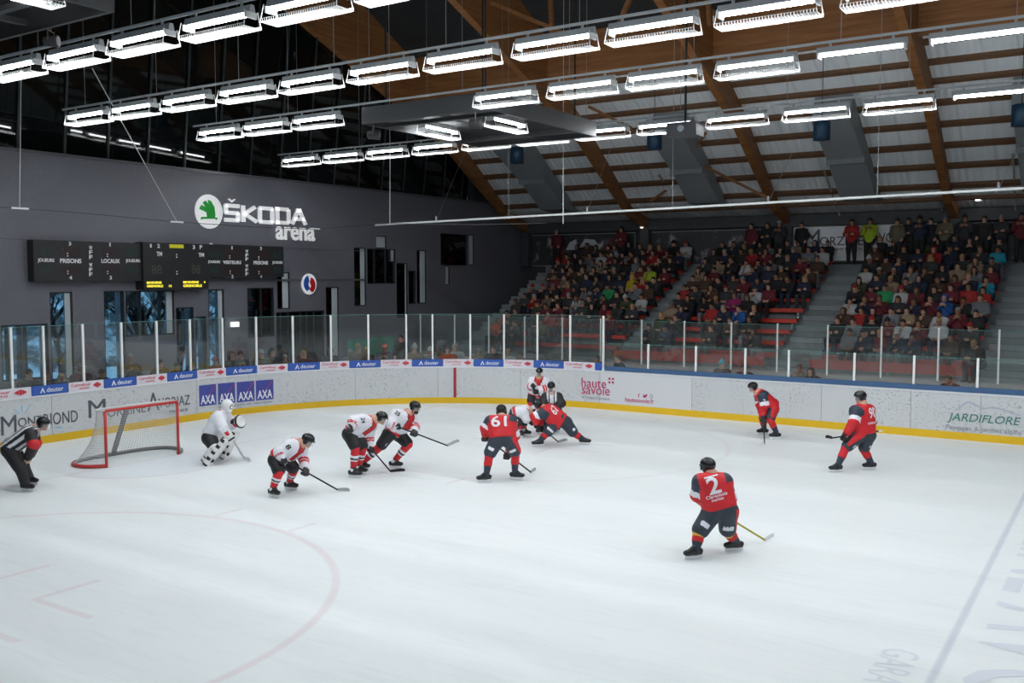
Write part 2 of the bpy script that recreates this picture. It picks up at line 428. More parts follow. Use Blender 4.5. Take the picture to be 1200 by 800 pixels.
for k in range(9):
    y = 24.15-.82*k; z = zc(y)
    for i in range(len(BX)-1):
        mb = MB(); sl = (zc(y+.1)-zc(y-.1))/.2
        a, b = BX[i]+.13, BX[i+1]-.13
        y0_, y1_ = y-.05, y+.05
        mb.hexa([(a, y0_, z-.13-sl*.07), (b, y0_, z-.13-sl*.07), (b, y1_, z-.13+sl*.07), (a, y1_, z-.13+sl*.07),
                 (a, y0_, z-.01-sl*.07), (b, y0_, z-.01-sl*.07), (b, y1_, z-.01+sl*.07), (a, y1_, z-.01+sl*.07)])
        bay = ['leftmost roof bay', 'second roof bay from the left', 'third roof bay from the left', 'fourth roof bay from the left', 'rightmost roof bay'][i]
        tag(mb.build('purlin', mat('purlin_wood', (.15, .075, .035), .7, noise=.2)), f'brown wooden purlin, {ORD[k+1]} up from the eaves in the {bay}', 'purlin', 'wooden roof purlins')
for i in range(len(BX)-1):
    mb = MB(); mb.box((BX[i]+.13, 16.76, 11.0), (BX[i+1]-.13, 16.89, zc(16.9)+1.3))
    tag(mb.build('girder', wood), 'deep brown glulam girder between curved beams, '+['leftmost length', 'second length from the left', 'third length from the left', 'fourth length from the left', 'rightmost length'][i], 'girder', 'deep roof girders')
def strut(p, q, lab, w=.09):
    mb = MB(); mb.tube([p, q], w, 4); tag(mb.build('roof_strut', wood), lab, 'strut', 'diagonal roof struts')
P_ = lambda px, py, y: at(px, py, Y=y)
strut(P_(560, -3, 13.2), P_(678, 46, 13.2), 'long diagonal wooden strut in the dark roof left of centre')
strut(P_(645, -8, 14.5), P_(647, 44, 14.5), 'short upright wooden strut in the dark roof left of centre')
strut(P_(740, -6, 14.5), P_(720, 40, 14.5), 'leaning wooden strut above the front lamp row')
strut(P_(830, -4, 14.5), P_(832, 30, 14.5), 'upright wooden strut near top centre of the roof')
strut(P_(740, 60, 17.6), P_(820, 92, 17.6), 'diagonal wooden brace right of the third beam', .07)
strut(P_(700, 78, 17.6), P_(693, 100, 17.6), 'short slanting brace near the third beam', .06)
strut(P_(690, 125, 18.5), P_(740, 150, 18.5), 'diagonal brace beside the dark hanging frame', .07)
strut(P_(812, 178, 20.5), P_(832, 148, 20.5), 'short brace left of the fourth beam', .06)
strut(P_(820, 192, 21.3), P_(900, 232, 21.3), 'long brace behind the dark duct in centre', .07)
strut(P_(762, 236, 23), P_(782, 222, 23), 'small brace above the eaves in the centre', .06)

# ---- end wall with window openings
WIN = [ # px x0,x1,ytop,ybot, mullions, jamb side (px widths of the daylit inner jamb)
 (0, 57, 380, 445, [9, 31], 0), (57, 85.5, 342, 445, [], 7), (120.5, 146, 340.5, 445, [], 0), (146, 204.5, 340.5, 393, [165, 188], 7),
 (205.5, 227.5, 360, 445, [], 0), (228, 242.5, 371, 445, [], 0), (243.2, 263, 339, 445, [], 5), (289, 321.5, 337, 395, [307], 0), (324, 340, 319, 362, [], 7),
 (323, 380.5, 364.5, 445, [339, 353.5, 369], 0), (381.3, 397.5, 336, 445, [], 6.5), (414.3, 429.3, 290, 358.5, [], 5), (429.8, 463.5, 291.5, 332.5, [440, 453], 0),
 (440, 453.5, 276, 291, [], 12.5), (457, 464, 292, 307, [], 6), (464.2, 478, 308, 372, [], 1.2), (478.4, 487.6, 317, 356, [], 0), (488, 500, 293, 355.5, [], 6),
 (516, 548.8, 274, 311, [], 0), (549.2, 556, 275, 310.5, [], 5), (521.5, 527.5, 311.5, 334, [], 5)]
wr = []
for (a, b, t, bt, mu, j) in WIN:
    pa, pb = at(a, t, X=XW), at(b, t, X=XW); pc = at((a+b)/2, bt, X=XW); zt = at((a+b)/2, t, X=XW).z
    wr.append((pa.y+.02, pb.y-.02, max(pc.z, .9), zt, [at(q, t, X=XW).y for q in mu], 0 if not j else pb.y-at(b-j, t, X=XW).y, j))
WT = 7.33
ysr = sorted({-26.0, YB+.2}|{round(v, 3) for w in wr for v in w[:2]}); zsr = sorted({-.3, WT}|{round(v, 3) for w in wr for v in w[2:4]})
wallm = bpy.data.materials.new('end_wall_plaster'); wallm.use_nodes = True; nt = wallm.node_tree; N = nt.nodes.new; L = nt.links.new
b_ = nt.nodes['Principled BSDF']; b_.inputs['Base Color'].default_value = (.15, .15, .18, 1); b_.inputs['Roughness'].default_value = .38; b_.inputs['Specular IOR Level'].default_value = .6
tc = N('ShaderNodeNewGeometry'); nz = N('ShaderNodeTexNoise'); nz.inputs['Scale'].default_value = 16; nz.inputs['Detail'].default_value = 6; L(tc.outputs['Position'], nz.inputs['Vector'])
bn = N('ShaderNodeBump'); bn.inputs['Strength'].default_value = .9; bn.inputs['Distance'].default_value = .03; L(nz.outputs[0], bn.inputs['Height']); L(bn.outputs[0], b_.inputs['Normal'])
mb = MB(); TH = .45
def hole(y, z): return any(w[0]-1e-3 < y < w[1]+1e-3 and w[2]-1e-3 < z < w[3]+1e-3 for w in wr)
G = {}
for i in range(len(ysr)-1):
    for j in range(len(zsr)-1):
        G[i, j] = not hole((ysr[i]+ysr[i+1])/2, (zsr[j]+zsr[j+1])/2)
for (i, j), sol in G.items():
    if not sol: continue
    y0_, y1_, z0_, z1_ = ysr[i], ysr[i+1], zsr[j], zsr[j+1]; a, b = XW-TH, XW
    V = [(a,y0_,z0_),(b,y0_,z0_),(b,y1_,z0_),(a,y1_,z0_),(a,y0_,z1_),(b,y0_,z1_),(b,y1_,z1_),(a,y1_,z1_)]
    F = [(1,2,6,5), (3,0,4,7)]
    if not G.get((i, j-1), False): F.append((0,3,2,1))
    if not G.get((i, j+1), False): F.append((4,5,6,7))
    if not G.get((i-1, j), False): F.append((0,1,5,4))
    if not G.get((i+1, j), False): F.append((2,3,7,6))
    mb.add(V, F)
tag(mb.build('wall_left', wallm), 'dark grey plastered end wall behind the goal', kind='structure')
mb = MB(); mb.box((XW-.05, -26, WT), (XW+.06, 24.5, WT+.09)); mb.box((XW, -26, 5.05), (XW+.02, 14.3, 5.07)); mb.box((XW, 3, 3.93), (XW+.03, 14.3, 4.0))
tag(mb.build('trim_2', mat('wall_cap', (.10, .10, .115), .4)), kind='structure')
pane = glass_mat('window_glass', (.72, .84, .88), 1.6)
framem = mat('window_frame_black', (.012, .016, .018), .4)
jambm = mat('daylit_jamb', (.50, .56, .58), .6)  # daylight on the window reveals is put into this pale colour
for n_, (a, b, zb, zt, mu, jw, jp) in enumerate(wr):
    root = empty('window_%d' % (n_+1), (XW-.09, (a+b)/2, zb)); root['kind'] = 'structure'
    f = MB(); t = .035; x0, x1, cy = -.05, .07, (a+b)/2
    A, Bv, Zt = a-cy, b-cy, zt-zb
    f.box((x0, A, 0), (x1, A+t, Zt)); f.box((x0, Bv-t, 0), (x1, Bv, Zt)); f.box((x0, A, Zt-t), (x1, Bv, Zt)); f.box((x0, A, 0), (x1, Bv, t))
    for q in mu: f.box((x0, q-cy-.025, 0), (.05, q-cy+.025, Zt))
    f.build('window_frame', framem, root)
    p = MB(); p.box((0, A+t, t), (.012, Bv-t, Zt-t)); p.build('window_pane', pane, root)
    if jp:
        j_ = MB(); w = (Bv-A)*min(.92, jp/(WIN[n_][1]-WIN[n_][0])); j_.box((.016, Bv-t-w, t), (.03, Bv-t, Zt-t)); j_.build('window_jamb', jambm, root)
# ---- high dark glazing above the end wall
gl = mat('dark_glazing', (.004, .006, .006), .03, spec=.5); gl.node_tree.nodes['Principled BSDF'].inputs['IOR'].default_value = 1.5
root = empty('window_30', (XW, 0, WT+.09)); root['kind'] = 'structure'; root['label'] = 'high band of dark glazing above the grey end wall'
TILT = .11
yy = [-26, -20, -14, -8, -2, 0, 3, 6.3, 9, 13, 15.4, 17.6, 19.5, 21.4]
V = []; F = []
for y in yy: V += [(XW-.32, y, WT+.05), (XW-.32+TILT*(zc(y)-WT), y, zc(y)+1.1)]
F = [(2*i, 2*i+2, 2*i+3, 2*i+1) for i in range(len(yy)-1)]
# pane thickness
nV = len(V); V += [(x-.03, y, z) for x, y, z in V]; F += [tuple(nV+q for q in reversed(f)) for f in F]
o = mesh_obj('window_pane', [(x-XW, y, z-WT-.09) for x, y, z in V], F, gl, root)
mb = MB(); y = -20.0; k = 0
while y < 21.4:
    h_ = zc(y)-WT; mb.hexa([(-.31, y-.03, 0), (-.27, y-.03, 0), (-.27, y+.03, 0), (-.31, y+.03, 0), (-.31+TILT*h_, y-.03, h_), (-.27+TILT*h_, y-.03, h_), (-.27+TILT*h_, y+.03, h_), (-.31+TILT*h_, y+.03, h_)]); y += 1.32
mb.build('window_frame', mat('mullion_grey', (.03, .04, .04), .35), root)
mb = MB(); mb.box((XW-.3, 21.4, WT), (XW+.0, YB, 9.5)); tag(mb.build('wall_upper', mat('upper_dark', (.02, .02, .024), .8)), kind='structure')

# ---- dusk outside the windows: snowy ground, bare trees
mb = MB(); mb.box((-60, -30, -.6), (XW-TH-.02, 40, -.32)); tag(mb.build('ground', mat('snow', (.75, .8, .85), .8)), 'snowy ground outside the windows', kind='structure')
hillm = bpy.data.materials.new('wooded_hill'); hillm.use_nodes = True; nt = hillm.node_tree; N = nt.nodes.new; L = nt.links.new
b_ = nt.nodes['Principled BSDF']; tc = N('ShaderNodeNewGeometry'); nz = N('ShaderNodeTexNoise'); nz.inputs['Scale'].default_value = .9; nz.inputs['Detail'].default_value = 7; nz.inputs['Roughness'].default_value = .7; L(tc.outputs['Position'], nz.inputs['Vector'])
rp = N('ShaderNodeValToRGB'); rp.color_ramp.elements[0].position = .48; rp.color_ramp.elements[0].color = (.02, .03, .035, 1); rp.color_ramp.elements[1].position = .62; rp.color_ramp.elements[1].color = (.6, .68, .75, 1); L(nz.outputs[0], rp.inputs[0]); L(rp.outputs[0], b_.inputs['Base Color'])
V = []; F = []
for i in range(25):
    y = -40+4*i; h_ = 9+2*math.sin(i*.9)+math.sin(i*2.3); V += [(-24-math.sin(i*1.3), y, -.6), (-30, y, h_*.5), (-40, y, h_), (-42, y, -.6)]
for i in range(24):
    for q in range(3): F.append((4*i+q, 4*i+q+1, 4*i+5+q, 4*i+4+q))
tag(mesh_obj('hill', V, F, hillm), 'dark wooded snowy slope outside the windows', kind='structure')
bark = mat('bark', (.012, .012, .014), .9)
def bare_tree(x, y, h, seed, lab):
    rnd = random.Random(seed); mb = MB()
    def br(p, d, l, r, lv):
        q = p+d*l; mb.tube([p, (p+q)/2+Vector((rnd.uniform(-1, 1), rnd.uniform(-1, 1), 0))*l*.06, q], [r, r*.8, r*.6], 4)
        if lv == 0: return
        for i in range(5 if lv > 1 else 6):
            a = rnd.uniform(0, 6.28); t = rnd.uniform(.35, 1)
            dd = (d+Vector((math.cos(a), math.sin(a), rnd.uniform(-.1, .5)))*.75).normalized(); br(p+d*l*t, dd, l*rnd.uniform(.45, .68), r*.5, lv-1)
    br(Vector((0, 0, 0)), Vector((rnd.uniform(-.1, .1), rnd.uniform(-.1, .1), 1)).normalized(), h*.5, h*.022, 4)
    o = mb.build('bare_tree', bark); o.location = (x, y, -.35); tag(o, lab, 'tree', 'bare trees outside')
TR_ = [(-11, -.5, 8, 'behind the tall window at far left'), (-12.5, 3.1, 7.5, 'behind the big window under the scoreboard'), (-10.5, 4.6, 6, 'close behind the window under the scoreboard'),
       (-13, 6.3, 8, 'behind the stepped window right of the scoreboard centre'), (-11, 7.8, 6.5, 'behind the window under the scoreboard right half'), (-14, 11.5, 9, 'behind the window near the round emblem'),
       (-12, 9.9, 6, 'behind the windows below the round emblem')]
for i, (x, y, h, l) in enumerate(TR_): bare_tree(x, y, h, 30+i, 'leafless dark tree outdoors '+l)
for i in range(9): bare_tree(-20-2*(i % 3), -4+4.2*i, 10, 60+i, 'leafless dark tree far outdoors, %s from the left' % ORD[i+1])
# ================================================================ BOARDS, GLASS, WRITING
def fit(geo, a0, a1, b0, b1):
    xs = [v[0] for v in geo[0]]; ys = [v[1] for v in geo[0]]; x0, x1, y0, y1 = min(xs), max(xs), min(ys), max(ys)
    return [(a0+(x-x0)/(x1-x0)*(a1-a0), b0+(y-y0)/(y1-y0)*(b1-b0), z) for x, y, z in geo[0]], geo[1]
def zb(px, py, s=None, off=0):      # height on the boards seen at a pixel
    x, y, _ = bp(s_of(px) if s is None else s, off); c = -(py-400)/FPX
    d0 = Vector((x, y, 0))-CAM
    return (c*d0.dot(FW)-d0.dot(UP))/(UP.z-c*FW.z)
def on_path(geo, off=-.016): 
    def f(x, y, z):
        a, b, _ = bp(x, off-z); return (a, b, y)
    return warp(geo, f)
def on_end(geo, dx=.03): return warp(geo, lambda x, y, z: (XW+dx+z, x, y))
def densify(geo, step=.35):   # cut long polygons so they follow a curve
    return geo
white_board = bpy.data.materials.new('scuffed_white_board'); white_board.use_nodes = True; nt = white_board.node_tree; N = nt.nodes.new; L = nt.links.new
b_ = nt.nodes['Principled BSDF']; b_.inputs['Roughness'].default_value = .4
tc = N('ShaderNodeNewGeometry'); n1 = N('ShaderNodeTexNoise'); n1.inputs['Scale'].default_value = 12; n1.inputs['Detail'].default_value = 8; n1.inputs['Roughness'].default_value = .75
mp_ = N('ShaderNodeMapping'); mp_.inputs['Scale'].default_value = (1, 1, 1.6); L(tc.outputs['Position'], mp_.inputs[0]); L(mp_.outputs[0], n1.inputs['Vector'])
n2 = N('ShaderNodeTexNoise'); n2.inputs['Scale'].default_value = .8; L(tc.outputs['Position'], n2.inputs['Vector'])
r1 = N('ShaderNodeMapRange'); r1.inputs[1].default_value = .53; r1.inputs[2].default_value = .66; L(n1.outputs[0], r1.inputs[0])
r2 = N('ShaderNodeMapRange'); r2.inputs[1].default_value = .35; r2.inputs[2].default_value = .6; L(n2.outputs[0], r2.inputs[0])
mm = N('ShaderNodeMath'); mm.operation = 'MULTIPLY'; L(r1.outputs[0], mm.inputs[0]); L(r2.outputs[0], mm.inputs[1])
mx = N('ShaderNodeMix'); mx.data_type = 'RGBA'; L(mm.outputs[0], mx.inputs[0]); mx.inputs[6].default_value = (.60, .615, .63, 1); mx.inputs[7].default_value = (.20, .205, .21, 1); L(mx.outputs[2], b_.inputs['Base Color'])
clean = mat('clean_white_board', (.66, .67, .70), .35)
yel = mat('yellow_kick_plate', (.74, .46, .008), .4, noise=.06, nscale=2)
capm = mat('white_cap_rail', (.74, .75, .78), .3)
bluec = mat('blue_rail', (.05, .12, .25), .4)
def strip(s0, s1, o0, o1, z0, z1, step=.25):
    n = max(1, int(math.ceil((s1-s0)/step))); V = []; F = []
    for i in range(n+1):
        s = s0+(s1-s0)*i/n; a = bp(s, o0); b = bp(s, o1)
        V += [(a[0], a[1], z0), (b[0], b[1], z0), (b[0], b[1], z1), (a[0], a[1], z1)]
    for i in range(n):
        for q in range(4): F.append((4*i+q, 4*i+(q+1) % 4, 4*i+4+(q+1) % 4, 4*i+4+q))
    F += [(3, 2, 1, 0), (4*n, 4*n+1, 4*n+2, 4*n+3)]
    return V, F
HB = 1.19
sW0, sW1 = s_of(703), s_of(811)
seams = sorted([sW0, sW1, s_of(963), s_of(1068), s_of(1150)]+[s_of(p) for p in (230, 416, 513, 610)]+[s_of(60), SA, SB])
q = s_of(1150)+2.6
while q < SB-1: seams.append(q); q += 2.6
seams = sorted(seams)
boards = empty('rink_boards', (RXE, 0, 0), 0, 'white scuffed rink boards with yellow kick plate curving round the ice', 'rink boards')
def child(geo, name, m_, parent, smooth=False):
    o = mesh_obj(name, geo[0], geo[1], m_, None, None, smooth); o.parent = parent; o.matrix_parent_inverse = parent.matrix_basis.inverted(); return o
MATRIX_OK = True
for a, b in zip(seams[:-1], seams[1:]):
    c_ = clean if (abs(a-sW0) < .01) else white_board
    child(strip(a+.006, b-.006, 0, .06, .19, HB-.035), 'board_panel', c_, boards)
child(strip(SA, SB, -.012, .07, -.0, .19), 'kick_plate', yel, boards)
child(strip(SA, SB, -.02, .13, HB-.035, HB), 'cap_rail', capm, boards)
child(strip(SA, SB, .012, .05, .15, HB-.05), 'backing_sheet', mat('board_gap', (.25, .25, .25), .7), boards)
child(strip(sW0+.1, SB, .10, .22, HB, HB+.13), 'rear_rail', bluec, boards)['label'] = 'blue rail behind the low glass'
sr = s_of(533)
child(strip(sr-.045, sr+.045, -.016, 0, .19, HB), 'goal_line_mark', mat('board_red', (.38, .02, .03), .4), boards)

slate = mat('slate_ink', (.09, .09, .11), .5); lblue = mat('pale_blue_ink', (.38, .66, .84), .5); crim = mat('crimson_ink', (.50, .02, .12), .5)
navy = mat('navy_square', (.055, .07, .33), .4); whit = mat('white_ink', (.88, .88, .9), .4); green_ink = mat('dark_green_ink', (.05, .20, .17), .5); greyink = mat('grey_ink', (.28, .28, .33), .5)
redink = mat('red_ink', (.62, .03, .05), .4)
def btext(name, m_, parts_, parent=boards, off=-.006):
    """parts_: (text or geometry, px0, px1, ytop, ybottom)"""
    V = []; F = []
    for (t, x0, x1, yt, yb) in parts_:
        g = text_geo(t, 1, .0, .004) if isinstance(t, str) else t
        xm = (x0+x1)/2; s0, s1 = s_of(x0), s_of(x1)
        g = on_path(fit(g, s0, s1, zb(xm, yb), zb(xm, yt)), off); n = len(V); V += g[0]; F += [tuple(i+n for i in f) for f in g[1]]
    return child((V, F), name, m_, parent)
btext('lettering', slate, [('M', 0, 18, 487, 509), ('ON', 20, 40, 488.5, 499.5), ('T', 41, 48, 487, 495), ('RIOND', 50, 90, 482.5, 496.5)])
btext('lettering', lblue, [(poly_geo([(0, 1), (.1, 1.05), (.5, 0), (.4, 0)]), 16, 23, 479, 485), (rect_geo(0, 0, .1, 1), 24.5, 26.5, 475, 482), (poly_geo([(.9, 1.05), (1, 1), (.5, 0), (.4, 0)]), 29, 35, 476, 483), ('Vallee', 62, 72, 499, 502)])
btext('lettering', slate, [('M', 103, 123, 468, 488.5), ('ORZINE', 125, 170, 475, 485.8), ('A', 172, 186, 460, 481), ('VORIAZ', 185, 222, 464.5, 476), ('FRANCE', 198, 219, 479.5, 482.5)])
for (a, b, t, bt) in ((232.9, 252.8, 450.6, 474.8), (255, 275, 448.5, 472.6), (277, 297.6, 446.8, 470.4), (299.4, 320, 445, 468.2)):
    sq = btext('logo_square', navy, [(rect_geo(0, 0, 1, 1, .002), a, b, t, bt)]); sq['label'] = 'navy square with white AXA letters'
    w = b-a; h = bt-t
    btext('logo_letters', whit, [(text_geo('AXA', 1, .015, .003), a+w*.08, b-w*.08, t+h*.5, bt-h*.08)], sq, -.012)
    btext('logo_stroke', redink, [(poly_geo([(0, 0), (.06, 0), (1, 1), (.92, 1)], .003), a+w*.5, b-w*.03, t+h*.04, t+h*.55)], sq, -.012)
btext('lettering', slate, [('assurances et banque', 255, 318, 472.4, 474.6)])
btext('lettering', crim, [('haute', 681.7, 710.5, 443.2, 454.2), ('savoie', 682, 715, 451.8, 462.4), (disc_geo(1, 12), 713, 715.6, 442.2, 445), (disc_geo(1, 12), 717.2, 719.8, 442.5, 445.3), (disc_geo(1, 12), 713, 715.6, 446.4, 449.2), (disc_geo(1, 12), 717.2, 719.8, 446.7, 449.5)])
btext('lettering', greyink, [('le Département', 682, 715, 464.6, 468.6)])
btext('lettering', crim, [('hautesavoie.fr', 733, 766.7, 466.4, 471.6), ('f', 748, 750, 461, 465.6), (poly_geo([(0, .2), (.3, 0), (.8, .2), (1, .9), (.7, .8), (.5, .5), (.1, .9), (.2, .5)]), 753.5, 759, 461.3, 466)])
btext('lettering', greyink, [(disc_geo(1, 14, r0=.7), 761.5, 765.5, 462, 466.5)])
btext('lettering', green_ink, [(text_geo('JARDIFLORE', 1, .004, .004, .25), 1111, 1197.5, 486, 498.2)])
btext('lettering', greyink, [('Paysages & Jardins alpins', 1110, 1199, 500.5, 507.5)])
btext('lettering', mat('pale_grey_ink', (.42, .46, .56), .5), [(poly_geo([(0, 0), (.2, .9), (.25, .95), (.45, .4), (.6, .6), (.75, .45), (.97, .1), (1, 0), (.97, 0), (.75, .35), (.6, .5), (.45, .3), (.23, .8), (.03, 0)], .003), 1118, 1196, 471, 484)])

# ---- advert strips at the foot of the tall glass
ads = [0, 38, 81, 123, 161, 197, 232, 266, 302, 338, 375, 410, 446, 483, 519, 555, 590, 625, 660, 697, 705]
adw = mat('white_advert', (.72, .70, .76), .4); adb = mat('blue_advert', (.03, .10, .42), .4)
for i in range(-1, len(ads)-1):
    if i == -1: s0, s1 = s_of(0)-1.5, s_of(0)-.02; continue
    s0, s1 = s_of(ads[i]), s_of(ads[i+1]); blue = i % 2 == 1
    if i == 0: s0 -= .6
    r = empty('advert_strip', (*bp((s0+s1)/2)[:2], HB))
    tag(r, ('blue advert strip with white letters' if blue else 'white advert strip with red letters')+', '+ORD[i//2+1]+' '+('blue' if blue else 'white')+' one from the left, under the glass', 'advert', 'advert strips on the boards')
    child(strip(s0+.01, s1-.01, .03, .045, HB, HB+.235), 'strip_panel', adb if blue else adw, r)
    w = s1-s0; V = []; F = []
    def put(g, a, b, z0, z1):
        g = on_path(fit(g, a, b, z0, z1), .024); n = len(V); V.extend(g[0]); F.extend([tuple(k+n for k in f) for f in g[1]])
    if w < .6: continue
    if blue:
        put(text_geo('deuter', 1, .004, .003), s0+w*.40, s1-w*.14, HB+.06, HB+.18)
        put(poly_geo([(0, 0), (.5, 1), (1, 0), (.75, 0), (.5, .55), (.25, 0)], .003), s0+w*.22, s0+w*.36, HB+.05, HB+.19)
        child((V, F), 'strip_lettering', whit, r)
    else:
        put(text_geo('Carrefour', 1, .0, .003), s0+w*.08, s0+w*.62, HB+.12, HB+.2); put(text_geo('market', 1, 0, .003), s0+w*.3, s0+w*.58, HB+.045, HB+.095)
        put(poly_geo([(0, .5), (.35, 1), (.35, 0)], .003), s0+w*.68, s0+w*.77, HB+.06, HB+.18); put(poly_geo([(1, .5), (.65, 1), (.65, 0)], .003), s0+w*.84, s0+w*.92, HB+.06, HB+.18)
        put(disc_geo(1, 12, .003), s0+w*.775, s0+w*.835, HB+.045, HB+.195)
        child((V, F), 'strip_lettering', redink, r)

# ---- tall glass with white posts
postm = mat('white_post', (.84, .86, .85), .35); cgl = glass_mat('rink_glass', (.93, .965, .955), 1.0, .03, .022)
edge = mat('glass_edge_green', (.12, .30, .27), .2)
tall = [17.5, 55, 101, 146, 187, 226, 263.5, 302.5, 345, 389, 432.5, 476.5, 507, 551, 590, 629, 667, 705.5]
sp = [s_of(p) for p in tall]; HG = 2.88
def post(s, off, z0, z1, lab, grp, w=.028):
    x, y, n_ = bp(s, off); mb = MB(); mb.box((-w, -w, 0), (w, w, z1-z0)); mb.box((-w*1.6, -w*1.6, 0), (w*1.6, w*1.6, .05))
    o = mb.build('glass_post', postm); o.location = (x, y, z0); o.rotation_euler = (0, 0, math.atan2(n_[1], n_[0])); tag(o, lab, 'post', grp)
def panel(s0, s1, off, z0, z1, lab, grp, w=.05):
    a = Vector((*bp(s0, off)[:2], z0)); b = Vector((*bp(s1, off)[:2], z0)); L_ = (b-a).length; u = (b-a)/L_
    r = empty('rink_glass', (a+b)/2, math.atan2(u.y, u.x), lab, 'glass pane', grp)
    mb = MB(); mb.box((-L_/2+w, -.006, 0), (L_/2-w, .006, z1-z0-.01)); mb.build('glass_sheet', cgl, r)
    mb = MB(); mb.box((-L_/2+w, -.007, z1-z0-.01), (L_/2-w, .007, z1-z0)); mb.build('sheet_edge', edge, r)
for i, s in enumerate(sp): post(s, .09, HB, HG, 'white upright post between tall glass panes above the boards, %s from the left' % ORD[i+1], 'white posts of the tall glass')
sp0 = [sp[0]-2.0]+sp
for i in range(len(sp0)-1): panel(sp0[i], sp0[i+1], .09, HB, HG, 'tall clear glass pane above the curved boards, %s from the left' % ORD[i+1], 'tall glass panes')
low = [757, 813, 871, 922, 999, 1069, 1144]; sl = [s_of(p) for p in low]; sl += [sl[-1]+1.55*k for k in (1, 2, 3)]
for i, s in enumerate(sl): post(s, .16, HB, 2.06, 'short white post of the low glass at the right, %s from the left' % ORD[i+1], 'short posts of the low glass')
sl0 = [sp[-1]]+sl
for i in range(len(sl0)-1): panel(sl0[i], sl0[i+1], .16, HB, 2.04, 'low clear glass pane above the right boards, %s from the left' % ORD[i+1], 'low glass panes')
# ---- second fence, in front of the stands
f2 = [493, 533, 573, 615, 659, 704, 752, 802, 857, 911, 970, 1033, 1100, 1171]; YF = 16.9
xs = [at(p, 400, Y=YF).x for p in f2]; xs += [xs[-1]+1.5*k for k in (1, 2)]
for i, x in enumerate(xs):
    z0 = 1.05
    mb = MB(); mb.box((-.025, -.025, 0), (.025, .025, 1.55)); o = mb.build('fence_post', postm); o.location = (x, YF, z0); tag(o, 'thin white post of the rear glass fence before the stands, %s from the left' % ORD[i+1], 'post', 'posts of the rear glass fence')
    if i:
        r = empty('fence_glass', ((x+xs[i-1])/2, YF, z0), 0, 'clear glass pane of the rear fence before the stands, %s from the left' % ORD[i], 'glass pane', 'rear fence panes'); w = (x-xs[i-1])/2-.03
        mb = MB(); mb.box((-w, -.005, .04), (w, .005, 1.5)); mb.build('glass_sheet', cgl, r); mb = MB(); mb.box((-w, -.006, 1.5), (w, .006, 1.512)); mb.build('sheet_edge', edge, r)
mb = MB(); mb.box((XW+.1, 16.8, .4), (2.5, 17.0, 1.05)); tag(mb.build('trim_3', mat('parapet_dark', (.10, .07, .07), .7)), 'low dark parapet under the rear fence', kind='structure')

# ================================================================ GOAL
redm = mat('goal_red', (.52, .035, .03), .35); netw = mat('net_cord', (.62, .63, .63), .8); padg = mat('grey_padding', (.20, .20, .20), .7)
g = empty('ice_hockey_goal', (0, 0, 0), 0, 'red framed ice hockey goal with white net on the ice', 'goal')
for y in (-.915, .915):
    mb = MB(); mb.tube([(0, y, 0), (0, y, 1.2)], .032, 12); mb.build('goal_post', redm, g, True)
mb = MB(); mb.tube([(0, -.915, 1.18), (0, -.90, 1.22), (0, .90, 1.22), (0, .915, 1.18)], .032, 12); mb.build('crossbar', redm, g, True)
def lerp_(a, b, t): return a+(b-a)*t
def bez(P, n=10):
    out = []
    for i in range(len(P)-1):
        p0 = Vector(P[max(i-1, 0)]); p1 = Vector(P[i]); p2 = Vector(P[i+1]); p3 = Vector(P[min(i+2, len(P)-1)])
        for k in range(n):
            t = k/n; out.append(.5*((2*p1)+(p2-p0)*t+(2*p0-5*p1+4*p2-p3)*t*t+(3*p1-p0-3*p2+p3)*t**3))
    out.append(Vector(P[-1])); return out
base = bez([(0, -.915, .04), (-.28, -1.2, .04), (-.75, -1.22, .04), (-1.05, -.8, .04), (-1.12, 0, .04), (-1.05, .8, .04), (-.75, 1.22, .04), (-.28, 1.2, .04), (0, .915, .04)])
top = bez([(0, -.915, 1.22), (-.2, -.98, 1.22), (-.42, -.8, 1.21), (-.5, -.4, 1.2), (-.52, 0, 1.2), (-.5, .4, 1.2), (-.42, .8, 1.21), (-.2, .98, 1.22), (0, .915, 1.22)])
mb = MB(); mb.tube(base[:24], .04, 8); mb.build('base_frame', redm, g, True)['label'] = 'red base frame, near end'
mb = MB(); mb.tube(base[23:], .045, 8); mb.build('base_padding', padg, g, True)
mb = MB(); mb.tube(top, .02, 6); mb.build('top_frame', netw, g, True)
mb = MB(); mb.hexa([(-1.14, -.05, .05), (-1.08, -.05, .05), (-1.08, .05, .05), (-1.14, .05, .05), (-.55, -.05, 1.2), (-.49, -.05, 1.2), (-.49, .05, 1.2), (-.55, .05, 1.2)]); mb.build('centre_strap', padg, g)
mb = MB(); U = len(base); NV = 22
Gd = [[Vector((lerp_(top[i].x, base[i].x, (v/NV)**2.2), lerp_(top[i].y, base[i].y, (v/NV)**2.2), lerp_(top[i].z, base[i].z, v/NV))) for v in range(NV+1)] for i in range(U)]
for i in range(U):
    if i: 
        for v in range(NV+1): mb.tube([Gd[i-1][v], Gd[i][v]], .0035, 3)
    for v in range(NV): mb.tube([Gd[i][v], Gd[i][v+1]], .0035, 3)
for i in range(0, U, 2): # top shelf net
    y = top[i].y; yy_ = max(-.9, min(.9, y)); mb.tube([top[i], (0, yy_, 1.22)], .0045, 3)
for k in range(1, 8):
    x = -.06*k; 
    mb.tube([(x, -.8, 1.21), (x, .8, 1.21)], .004, 3)
o = mb.build('goal_net', netw, g); o['kind'] = 'stuff'

